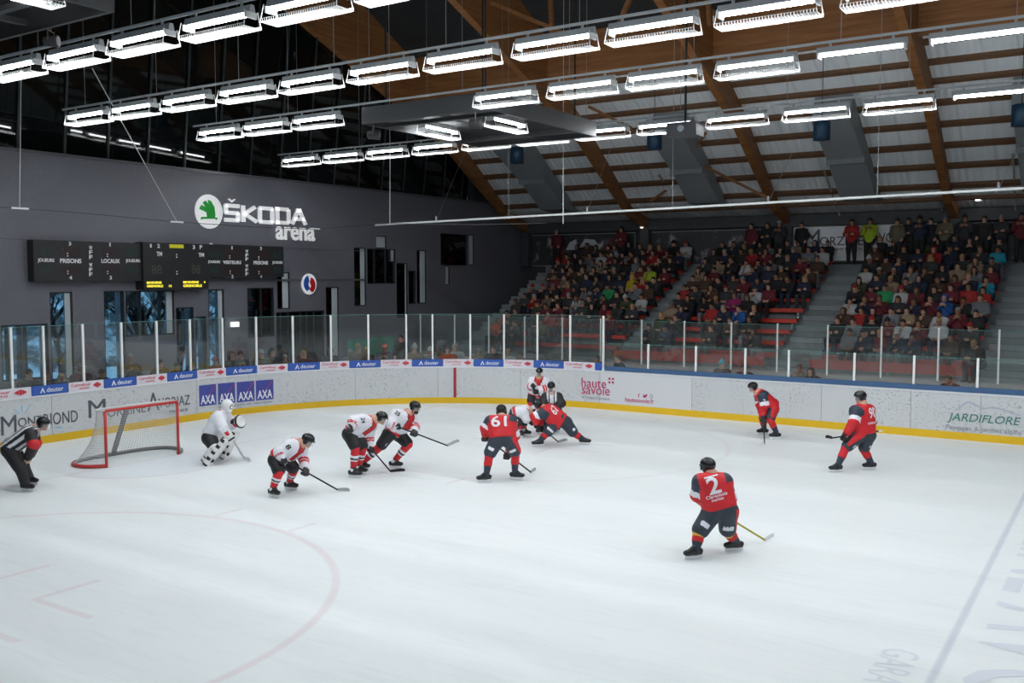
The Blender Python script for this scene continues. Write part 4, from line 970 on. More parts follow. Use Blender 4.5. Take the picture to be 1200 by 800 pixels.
padW = mat('goalie_pad_white', (.78, .78, .77), .5, noise=.06, nscale=10); stripeB = mat('stripe_black', (.014, .014, .016), .6)
def cdir(a, up=0):       # direction in the level camera frame: 0 right, 90 away, 180 left, 270 towards
    a = math.radians(a); v = RH*math.cos(a)+FH*math.sin(a)+Vector((0, 0, up)); return v.normalized()
def axes(x, y, z): return np.array([[x.x, y.x, z.x], [x.y, y.y, z.y], [x.z, y.z, z.z]])
def lerp(a, b, t): return a+(b-a)*t
def head_frame(fwd, up):
    f = fwd.normalized(); r = f.cross(up).normalized(); u = r.cross(f); return r, f, u
def face_zone(hc, r, f, u, base):
    def z(C):
        MI = base(C) if base else np.zeros(len(C), int)
        q = (C-V3(hc)); x = q@V3(r); y = q@V3(f); w = q@V3(u)
        eye = (np.abs(np.abs(x)-.032) < .014) & (np.abs(w-.012) < .009) & (y > .05); mo = (np.abs(x) < .024) & (np.abs(w+.052) < .008) & (y > .05)
        MI[eye] = 1; MI[mo] = 2; return MI
    return z
def head_prims(hc, r, f, u):
    R = axes(r, f, u)
    P = [ell(hc+u*.015, (.074, .094, .105), R), ell(hc+f*.02-u*.05, (.055, .07, .065), R), ell(hc+f*.096-u*.012, (.013, .02, .022), R), ell(hc+f*.07-u*.095, (.025, .022, .02), R),
         ell(hc+r*.075-u*.01, (.012, .02, .03), R), ell(hc-r*.075-u*.01, (.012, .02, .03), R)]
    return P
def hand_prims(c, d, a, s=1.0, th=.012, out=None):
    """palm, four curled fingers round axis a, thumb from the palm's side; d runs from wrist to knuckles"""
    d = d.normalized(); a = (a-d*a.dot(d)); a = a.normalized() if a.length > 1e-4 else d.orthogonal().normalized(); n = a.cross(d)
    P = [rbx(c-n*.028*s+d*.0, (.045*s, .045*s, .014*s+.004), axes(a, d, n), .012*s), cap(c-d*.11*s-n*.01*s, c-d*.04*s-n*.02*s, .034*s)]
    L = [.9, 1.0, .95, .75]
    for i in range(4):
        o = c+a*((i-1.5)*.026*s); l = L[i]*s
        p0 = o-n*.028*s+d*.04*s; p1 = o-n*.015*s+d*(.045+.035*l/s)*s; p2 = o+n*.03*s+d*.05*l; p3 = o+n*.036*s+d*.012*s
        P += [cap(p0, p1, th*s*1.05, th*s), cap(p1, p2, th*s, th*s*.95), cap(p2, p3, th*s*.95, th*s*.8)]
    t0 = c-n*.02*s-d*.03*s+a*.045*s; t1 = t0+n*.03*s+d*.03*s+a*.02*s; t2 = t1+n*.03*s+d*.01*s-a*.01*s
    P += [cap(t0, t1, th*s*1.3, th*s*1.1), cap(t1, t2, th*s*1.1, th*s*.9)]
    return P
def project_text(name, body, m_, parent, bvh, c, tr, tu, tf, w, h, off=.012):
    V, F = fit(text_geo(body, 1, .02, 0.0) if isinstance(body, str) else body, -w/2, w/2, -h/2, h/2); out = []
    bm = bmesh.new(); vs = [bm.verts.new(v) for v in V]
    for f_ in F:
        try: bm.faces.new([vs[i] for i in f_])
        except ValueError: pass
    stp = max(.02, h/5)
    for ax_, ext_ in ((0, w), (1, h)):
        k_ = -int(ext_/2/stp)
        while k_*stp < ext_/2:
            co = Vector((0, 0, 0)); co[ax_] = k_*stp; no = Vector((0, 0, 0)); no[ax_] = 1
            bmesh.ops.bisect_plane(bm, geom=bm.verts[:]+bm.edges[:]+bm.faces[:], plane_co=co, plane_no=no); k_ += 1
    bm.verts.index_update(); V = [tuple(v.co) for v in bm.verts]; F = [tuple(v.index for v in f_.verts) for f_ in bm.faces]; bm.free()
    for x, y, z in V:
        o = c-tf*.6+tr*x+tu*y; hit = bvh.ray_cast(o, tf)
        out.append(hit[0]-tf*off if hit[0] is not None else c-tf*.2+tr*x+tu*y)
    return mesh_obj(name, out, F, m_, parent)
def stick_line(top, heel):
    return top, heel
def make_stick(top, heel, toe, label, shaft_m, blade_m, goalie=False):
    r = empty('hockey_stick', heel, 0, label, 'hockey stick', 'hockey sticks')
    d = (top-heel).normalized(); L = (top-heel).length
    mb = MB(); mb.tube([Vector((0, 0, 0)), d*L], .0155, 6); mb.build('shaft', shaft_m, r)
    mb = MB(); mb.tube([d*(L-.10), d*(L+.012)], [.019, .021], 8); mb.build('grip_tape', mat('grip_tape_white', (.8, .8, .8), .7), r)
    b = toe-heel; bl = b.length; b.normalize(); side = b.cross(Vector((0, 0, 1))).normalized(); u = side.cross(b); H = .085 if goalie else .065
    V = []; F = []; n = 8
    for i in range(n+1):
        t = i/n; c = b*(bl*t)+side*(.03*t*t); hh = H*(.75+.25*math.sin(t*2.2)) if t < .95 else H*.7
        for w in (-.007, .007): V += [c+side*w-u*.02, c+side*w+u*(hh-.02)]
    for i in range(n):
        a = 4*i; F += [(a, a+4, a+5, a+1), (a+2, a+3, a+7, a+6), (a+1, a+5, a+7, a+3), (a, a+2, a+6, a+4)]
    F += [(0, 1, 3, 2), (4*n, 4*n+2, 4*n+3, 4*n+1)]
    mesh_obj('stick_blade', V, F, blade_m, r)
    if goalie:
        mb = MB(); mb.hexa([d*.02-side*.01-b*.045, d*.02-side*.01+b*.045, d*.02+side*.01+b*.045, d*.02+side*.01-b*.045, d*.6-side*.01-b*.04, d*.6-side*.01+b*.03, d*.6+side*.01+b*.03, d*.6+side*.01-b*.04]); mb.build('paddle', padW, r)
    return r
def near_on(a, b, px, py):      # point of segment a-b whose picture is nearest the pixel
    best = None
    for i in range(101):
        p = lerp(a, b, i/100); d = p-CAM; x = 600+FPX*d.dot(RT)/d.dot(FW); y = 400-FPX*d.dot(UP)/d.dot(FW); e = (x-px)**2+(y-py)**2
        if best is None or e < best[0]: best = (e, p)
    return best[1]

def player(S):
    kit = S['kit']; G = [at(x, y, Z=0) for x, y, _ in S['soles']]; fd = [cdir(a) for _, _, a in S['soles']]
    D0 = sum(depth(g) for g in G)/2 + S.get('dshift', 0)
    J = lambda p: at(p[0], p[1], D=D0+(p[2] if len(p) > 2 else 0))
    an = [g-f*.05+Vector((0, 0, .145)) for g, f in zip(G, fd)]
    pel = J(S['pel']); hips = [J(p) for p in S['hips']]
    kn = [at(p[0], p[1], D=(depth(h)+depth(a))/2+(p[2] if len(p) > 2 else 0)) for p, h, a in zip(S['knees'], hips, an)]
    neck = J(S['neck']); hc = J(S['head']); sh = [J(p) for p in S['sh']]; el = [J(p) for p in S['el']]
    st = S.get('stick'); ha = []
    if st:
        top = J(st['top']); heel = at(*st['heel'], Z=.03) if len(st['heel']) == 2 else J(st['heel']); toe = at(*st['toe'], Z=.03) if len(st['toe']) == 2 else J(st['toe'])
    for p in S['ha']: ha.append(near_on(top, heel, p[0], p[1]) if (st and len(p) == 2) else J(p))
    hf = cdir(*S['hface']); tu = (neck-pel).normalized(); tf = cdir(S['face']); tf = (tf-tu*tf.dot(tu)).normalized(); tr = tf.cross(tu)
    hup = (Vector((0, 0, 1))*.8+tu*.4).normalized(); r, f, u = head_frame(hf, hup)
    org = sum(G, Vector())/2; org.z = 0
    # --- body: one continuous figure
    P = head_prims(hc, r, f, u)+[cap(hc-u*.05-f*.01, neck, .055, .06), cap(neck, pel, .11, .12), cap(sh[0], sh[1], .06)]
    for i in range(2):
        w = lerp(el[i], ha[i], .8); P += [cap(sh[i], el[i], .048, .04), cap(el[i], w, .04, .028), cap(pel, hips[i], .10, .09), cap(hips[i], kn[i], .08, .055), cap(kn[i], an[i], .055, .04), cap(an[i], an[i]+fd[i]*.12-Vector((0, 0, .045)), .035, .03)]
        if S.get('bare'): P += hand_prims(ha[i], ha[i]-el[i], tr, .95)
        else: P.append(cap(w, ha[i], .028, .03))
    root = soft('person', P, [skin, dark_hole, lip], None, .014, .02, face_zone(hc, r, f, u, None))
    # --- jersey
    arms_z = kit['sleeve']
    def jz(C):
        MI = np.zeros(len(C), int)
        th_ = ((C-V3(pel))@V3(tu)); 
        if 'torso' in kit: MI = kit['torso'](C, V3(pel), V3(tu), V3(tf), V3(tr), np.linalg.norm(V3(neck)-V3(pel)))
        for i in range(2):
            t1 = seg_t(C, sh[i], el[i]); t2 = seg_t(C, el[i], ha[i])
            d1 = np.linalg.norm(C-(V3(sh[i])+np.clip(t1, 0, 1)[:, None]*(V3(el[i])-V3(sh[i]))), axis=1); d2 = np.linalg.norm(C-(V3(el[i])+np.clip(t2, 0, 1)[:, None]*(V3(ha[i])-V3(el[i]))), axis=1)
            dt = np.linalg.norm(C-(V3(pel)+np.clip(seg_t(C, pel, neck), 0, 1)[:, None]*(V3(neck)-V3(pel))), axis=1)
            on = (np.minimum(d1, d2) < .135) & (np.minimum(d1, d2) < dt*.85) & (t1 > -.15)
            s = np.where(d2 < d1, 1+np.clip(t2, 0, 1), np.clip(t1, 0, 1)); MI = np.where(on, arms_z(s), MI)
        return MI
    k = S.get('bulk', 1.0)
    P = [cap(lerp(pel, hips[i], .75)-tu*.03, lerp(neck, sh[i], .6)-tu*.10, .165*k, .165*k) for i in range(2)]+[cap(pel-tu*.02, neck-tu*.12, .16*k, .16*k), cap(sh[0]-tu*.03, sh[1]-tu*.03, .118*k)]
    P.append(sub(rbx(pel-tu*.40, (.6, .6, .33), axes(tr, tf, tu), .02)))
    for i in range(2):
        w = lerp(el[i], ha[i], .74); P += [cap(sh[i]-tu*.02, el[i], .112*k, .10*k), cap(el[i], w, .10*k, .085)]
    P.append(cap(neck-tu*.06, lerp(neck, hc, .5), .095, .072))
    jer = soft('jersey', P, kit['jm'], root, .018, .05, jz)
    # --- pants, socks
    P = [cap(pel+tu*.02, hips[0], .155*k, .15*k), cap(pel+tu*.02, hips[1], .155*k, .15*k)]
    for i in range(2): P.append(cap(hips[i], lerp(hips[i], kn[i], .86), .145*k, .125*k))
    if kit.get('long'):
        for i in range(2): P += [cap(hips[i], kn[i], .13, .105), cap(kn[i], an[i]-Vector((0, 0, .0)), .105, .085)]
    def pz(C):
        MI = np.zeros(len(C), int)
        if kit.get('plain'): return MI
        for i in range(2):
            t = seg_t(C, hips[i], kn[i]); q = C-(V3(hips[i])+t[:, None]*(V3(kn[i])-V3(hips[i]))); side = q@(-V3(FH)); lat = q@V3(tr)*(-1 if (hips[i]-pel).dot(tr) < 0 else 1)
            MI = np.where((t > .58) & (t < .78) & (side > .095) & (np.abs(q@V3(tr)) < .075), 1, MI); 
            if kit.get('pstripe'): MI = np.where((lat > .105) & (t > -.2), 2, MI)
        return MI
    soft('trousers' if kit.get('long') else 'padded_pants', P, kit['pm'], root, .018, .04, pz)
    if not kit.get('long') and not S.get('goalie'):
        for i in range(2):
            sock = soft('sock', [cap(lerp(hips[i], kn[i], .8), kn[i], .085, .092), cap(kn[i], lerp(kn[i], an[i], .45), .09, .082), cap(lerp(kn[i], an[i], .45), an[i], .08, .055)], kit['sm'], root, .014, .02,
                 lambda C, i=i: kit['sock'](seg_t(C, kn[i], an[i]), C))
    # --- skates
    for i in range(2):
        a = an[i]; fdd = fd[i]; g = G[i]; up_ = (kn[i]-a).normalized(); sd = fdd.cross(Vector((0, 0, 1)))
        b = g-fdd*.05
        bt = soft('skate', [cap(a+up_*.10, a-Vector((0, 0, .03)), .058, .05), cap(a+up_*.04+fdd*.02, b+fdd*.12+Vector((0, 0, .115)), .045, .035), cap(b-fdd*.07+Vector((0, 0, .12)), b+fdd*.02+Vector((0, 0, .12)), .042, .045), cap(b+fdd*.02+Vector((0, 0, .12)), b+fdd*.17+Vector((0, 0, .11)), .045, .038)]
                  + [rbx(b+fdd*.04+Vector((0, 0, .08)), (.13, .035, .008), axes(fdd, sd, Vector((0, 0, 1))), .006)], kit.get('skate_m', leather), root, .011, .02)
        R_ = axes(fdd, sd, Vector((0, 0, 1)))
        V, F = nets([rbx(b+fdd*.04+Vector((0, 0, .045)), (.14, .012, .022), R_, .006), rbx(b-fdd*.05+Vector((0, 0, .065)), (.04, .022, .016), R_, .006), rbx(b+fdd*.12+Vector((0, 0, .065)), (.04, .022, .016), R_, .006)], .008, .008)
        mesh_obj('blade_holder', V, F, whitep, bt, None, True)
        mb = MB(); q = lambda x, z, s_: b+fdd*x+Vector((0, 0, z))+sd*s_
        mb.hexa([q(-.09, .004, -.002), q(.15, .004, -.002), q(.15, .004, .002), q(-.09, .004, .002), q(-.11, .026, -.002), q(.19, .026, -.002), q(.19, .026, .002), q(-.11, .026, .002)]); mb.build('steel_runner', steel, bt)
    # --- gloves
    if not S.get('bare'):
        for i in range(2):
            if S.get('goalie'): continue
            fa = (ha[i]-el[i]).normalized(); ax = (heel-top).normalized() if (st and len(S['ha'][i]) == 2) else tr
            P = hand_prims(ha[i], fa, ax, 1.25, .017)+[cap(ha[i]-fa*.15, ha[i]-fa*.07, .065, .055)]
            soft('glove', P, gloveB, root, .013, .012)
    # --- helmet
    if not S.get('goalie'):
        R = axes(r, f, u)
        P = [ell(hc+u*.04-f*.005, (.105, .132, .108), R), ell(hc+r*.083-u*.02-f*.01, (.022, .045, .05), R), ell(hc-r*.083-u*.02-f*.01, (.022, .045, .05), R), sub(rbx(hc+f*.13-u*.06, (.075, .09, .075), R, .02)), sub(rbx(hc-u*.15, (.2, .2, .085), R, .02))]
        if S.get('hair'): soft('hair', [cap(hc-f*.07-u*.02, hc-f*.09-u*.11, .05, .035), cap(hc-f*.06+r*.03, hc-f*.07+r*.03-u*.08, .04, .03)], mat('dark_brown_hair', (.03, .018, .012), .7), root, .012, .02)
        hl = soft('helmet', P, S.get('helm', helmB), root, .011, .012)
        V = []; F = []; n = 14
        for i in range(n+1):
            a = math.radians(-72+144*i/n)
            for z_, rr_ in ((.035, 1.0), (-.055, .97)): V.append(hc+u*z_+(r*math.sin(a)*.112+f*math.cos(a)*.142)*rr_)
        for i in range(n): F.append((2*i, 2*i+2, 2*i+3, 2*i+1))
        mesh_obj('visor', V+[v*1 for v in [x+ (x-hc).normalized()*.003 for x in V]], F+[tuple(2*(n+1)+k_ for k_ in reversed(f_)) for f_ in F], visg, hl)
        if S.get('beard'): soft('beard', [ell(hc+f*.06-u*.085, (.05, .05, .045), R)], beard, root, .011, .01)
    dg = bpy.context.evaluated_depsgraph_get()
    for (what, body, m_, w, h, dy) in S.get('marks', []):
        bvh = BVHTree.FromPolygons([v.co for v in jer.data.vertices], [tuple(p.vertices) for p in jer.data.polygons])
        sgn = 1 if what == 'back' else -1; c = lerp(pel, neck, dy)
        ntf = tf*sgn; ntr = tr*sgn
        project_text('jersey_number' if len(str(body)) < 3 else 'jersey_lettering', body, m_, jer, bvh, c, ntr, tu, ntf, w, h)
    for (i, body, m_, w, h, t_) in S.get('sleeve_marks', []):
        bvh = BVHTree.FromPolygons([v.co for v in jer.data.vertices], [tuple(p.vertices) for p in jer.data.polygons])
        c = lerp(sh[i], el[i], t_); ar = (sh[i]-el[i]).normalized(); view = (FH-ar*FH.dot(ar)).normalized(); rt_ = view.cross(ar)
        project_text('sleeve_number', body, m_, jer, bvh, c, rt_, ar, view, w, h)
    if S.get('extra'): S['extra'](S, root, dict(pel=pel, hips=hips, kn=kn, an=an, neck=neck, hc=hc, sh=sh, el=el, ha=ha, r=r, f=f, u=u, tf=tf, tu=tu, tr=tr, G=G, fd=fd))
    stack = [root]; seen = set()
    while stack:
        o = stack.pop(); stack += list(o.children)
        if o.data.name not in seen: seen.add(o.data.name); o.data.transform(Matrix.Translation(-org))
    root.location = org; tag(root, S['label'], 'person', S['group'])
    if st: make_stick(top, heel, toe, st['label'], st.get('sm', blackm), st.get('bm', blackm), st.get('goalie', False))
    return root

# kits
def red_sleeve(s): return np.select([s < .62, s < 1.0], [1, 2], 0)
def white_sleeve(s): return np.select([s < 1.18, s < 1.30, s < 1.36, s < 1.5], [0, 1, 0, 1], 0)
def ref_sleeve(s): return np.select([s < .75, s < 1.1], [1, 2], 1)
def red_torso(C, p, tu, tf, tr, L):
    q = C-p; y = q@tu; lat = np.abs(q@tr); return np.where((lat > .19) & (y > L*.62), 1, 0)
def white_torso(C, p, tu, tf, tr, L):
    q = C-p; y = q@tu; lat = np.abs(q@tr); fr = q@tf
    yoke = (y > L*.86) & (lat > .07); chest = (fr > .06) & (lat < .075) & (y > L*.35); hem = (y < .02) & (y > -.05)
    trim = (fr > .06) & (lat >= .075) & (lat < .095) & (y > L*.35)
    return np.select([trim, chest | hem, yoke & (lat < .12)], [2, 1, 1], 0)
def ref_torso(C, p, tu, tf, tr, L):
    q = C-p; a = np.arctan2(q@tf, q@tr); return (np.floor((a+math.pi)/(math.pi/13)).astype(int) % 2)
def lin_torso(C, p, tu, tf, tr, L):
    q = C-p; lat = np.abs(q@tr); y = q@tu; return np.where((lat > .13) | ((lat > .05) & (lat < .08)), 1, 0)
def red_sock(t, C): return np.select([t < .08, t < .28, t < .34, t < .55, t < .8], [0, 1, 1, 0, 2], 2)
def red_sock2(t, C): return np.select([t < .0, t < .28, t < .58], [0, 3, 0], 2)
def white_sock(t, C): return np.select([t < .32, t < .42, t < .5, t < .56, t < .82, t < .88], [1, 0, 2, 0, 1, 2], 0)
RED = dict(jm=[T_RED, T_NAVY, T_WHITE], sleeve=red_sleeve, torso=red_torso, pm=[PANT_N, T_WHITE, T_RED], pstripe=True, sm=[T_RED, T_RED, T_NAVY, yell], sock=red_sock)
RED2 = dict(RED, sock=red_sock2)
WHT = dict(jm=[T_WHITE, T_RED, stripeB], sleeve=white_sleeve, torso=white_torso, pm=[PANT_B, T_WHITE, T_RED], sm=[T_WHITE, T_RED, stripeB], sock=white_sock)
REF = dict(jm=[T_WHITE, stripeB, T_RED], sleeve=ref_sleeve, torso=ref_torso, pm=[blackm], plain=True, long=True, sm=[blackm], sock=None)
LIN = dict(REF, torso=lin_torso, sleeve=lambda s: np.select([s < .3], [1], 1))
GK = dict(jm=[T_WHITE, T_RED, stripeB], sleeve=lambda s: np.select([s < 1.45], [0], 1), pm=[PANT_B], plain=True, sm=[T_WHITE], sock=None, skate_m=leather)
gw = 'white team skaters'; gr = 'red team skaters'; go_ = 'match officials'
blade_grey = mat('blade_tape_grey', (.42, .43, .44), .6); yshaft = mat('yellow_black_shaft', (.42, .36, .03), .4)
def goalie_extra(S, root, q):
    for i in range(2):
        a, k_ = q['an'][i], q['kn'][i]; top_ = lerp(q['hips'][i], k_, .62); fw = (q['fd'][i]*.5+q['tf']*.5).normalized()
        ax = (k_-a).normalized(); fr = (fw-ax*fw.dot(ax)).normalized(); sd = fr.cross(ax); R = axes(sd, fr, ax)
        L = (k_-a).length; c = lerp(a, k_, .5)+fr*.10
        ax2 = (top_-k_).normalized(); R2 = R
        pd = soft('leg_pad', [rbx(c-ax*.02, (.14, .055, L*.5+.07), R, .04), rbx(k_+fr*.10+ax*.12, (.14, .055, .17), R, .04), cap(k_-fr*.01, lerp(q['hips'][i], k_, .5), .12, .11), cap(k_, a, .11, .08), rbx(a+fr*.13-ax*.06, (.12, .08, .06), R, .04)], [padW, stripeB, T_RED], root, .014, .03,
             lambda C, c=c, sd=sd, ax=ax: np.where((np.abs((C-V3(c))@V3(sd)) > .115) & (np.abs(((C-V3(c))@V3(ax) % .16)-.08) < .035), 1, 0))
        for s_ in (-1, 1):
            mb = MB(); z = c+ax*(.12*s_); mb.tube([z+sd*.13, z-fr*.13+sd*.09, z-fr*.13-sd*.09, z-sd*.13], .012, 5); mb.build('pad_strap', stripeB, pd)
    r, f, u, hc = q['r'], q['f'], q['u'], q['hc']; R = axes(r, f, u)
    msk = soft('goalie_mask', [ell(hc+u*.02, (.115, .14, .135), R), ell(hc+f*.05-u*.08, (.075, .085, .07), R), sub(rbx(hc+f*.14, (.062, .09, .052), R, .03))], helmW, root, .011, .02)
    mb = MB()
    for x in (-.045, -.015, .015, .045): mb.tube([hc+f*.125+u*.05+r*x, hc+f*.155+r*x*1.1, hc+f*.14-u*.06+r*x], .004, 5)
    for z in (-.03, .0, .03): mb.tube([hc+f*.11+u*z-r*.06, hc+f*.155+u*z, hc+f*.11+u*z+r*.06], .004, 5)
    mb.build('face_cage', steel, msk)
    h = q['ha'][0]; d = (h-q['el'][0]).normalized(); n = cdir(300); R = axes(d, n.cross(d).normalized(), n)
    soft('blocker_glove', hand_prims(h, d, q['tr'], 1.1, .016)+[rbx(h-d*.06-n*-.05, (.19, .10, .025), R, .02)], [padW, stripeB], root, .013, .015, lambda C: np.where(np.abs(((C-V3(h))@V3(d))-.09) < .02, 1, 0))
    h = q['ha'][1]; n = cdir(330, .3); s_ = n.orthogonal().normalized(); R = axes(s_, n.cross(s_), n)
    ct = soft('catching_glove', [ell(h+n*.02, (.15, .16, .06), R), sub(ell(h+n*.09, (.115, .12, .07), R)), cap(h-cdir(0)*.16, h-cdir(0)*.04, .06, .065)], [padW, stripeB], root, .012, .02, lambda C: np.where(np.linalg.norm(C-V3(h)-V3(n)*.02, axis=1) > .135, 1, 0))
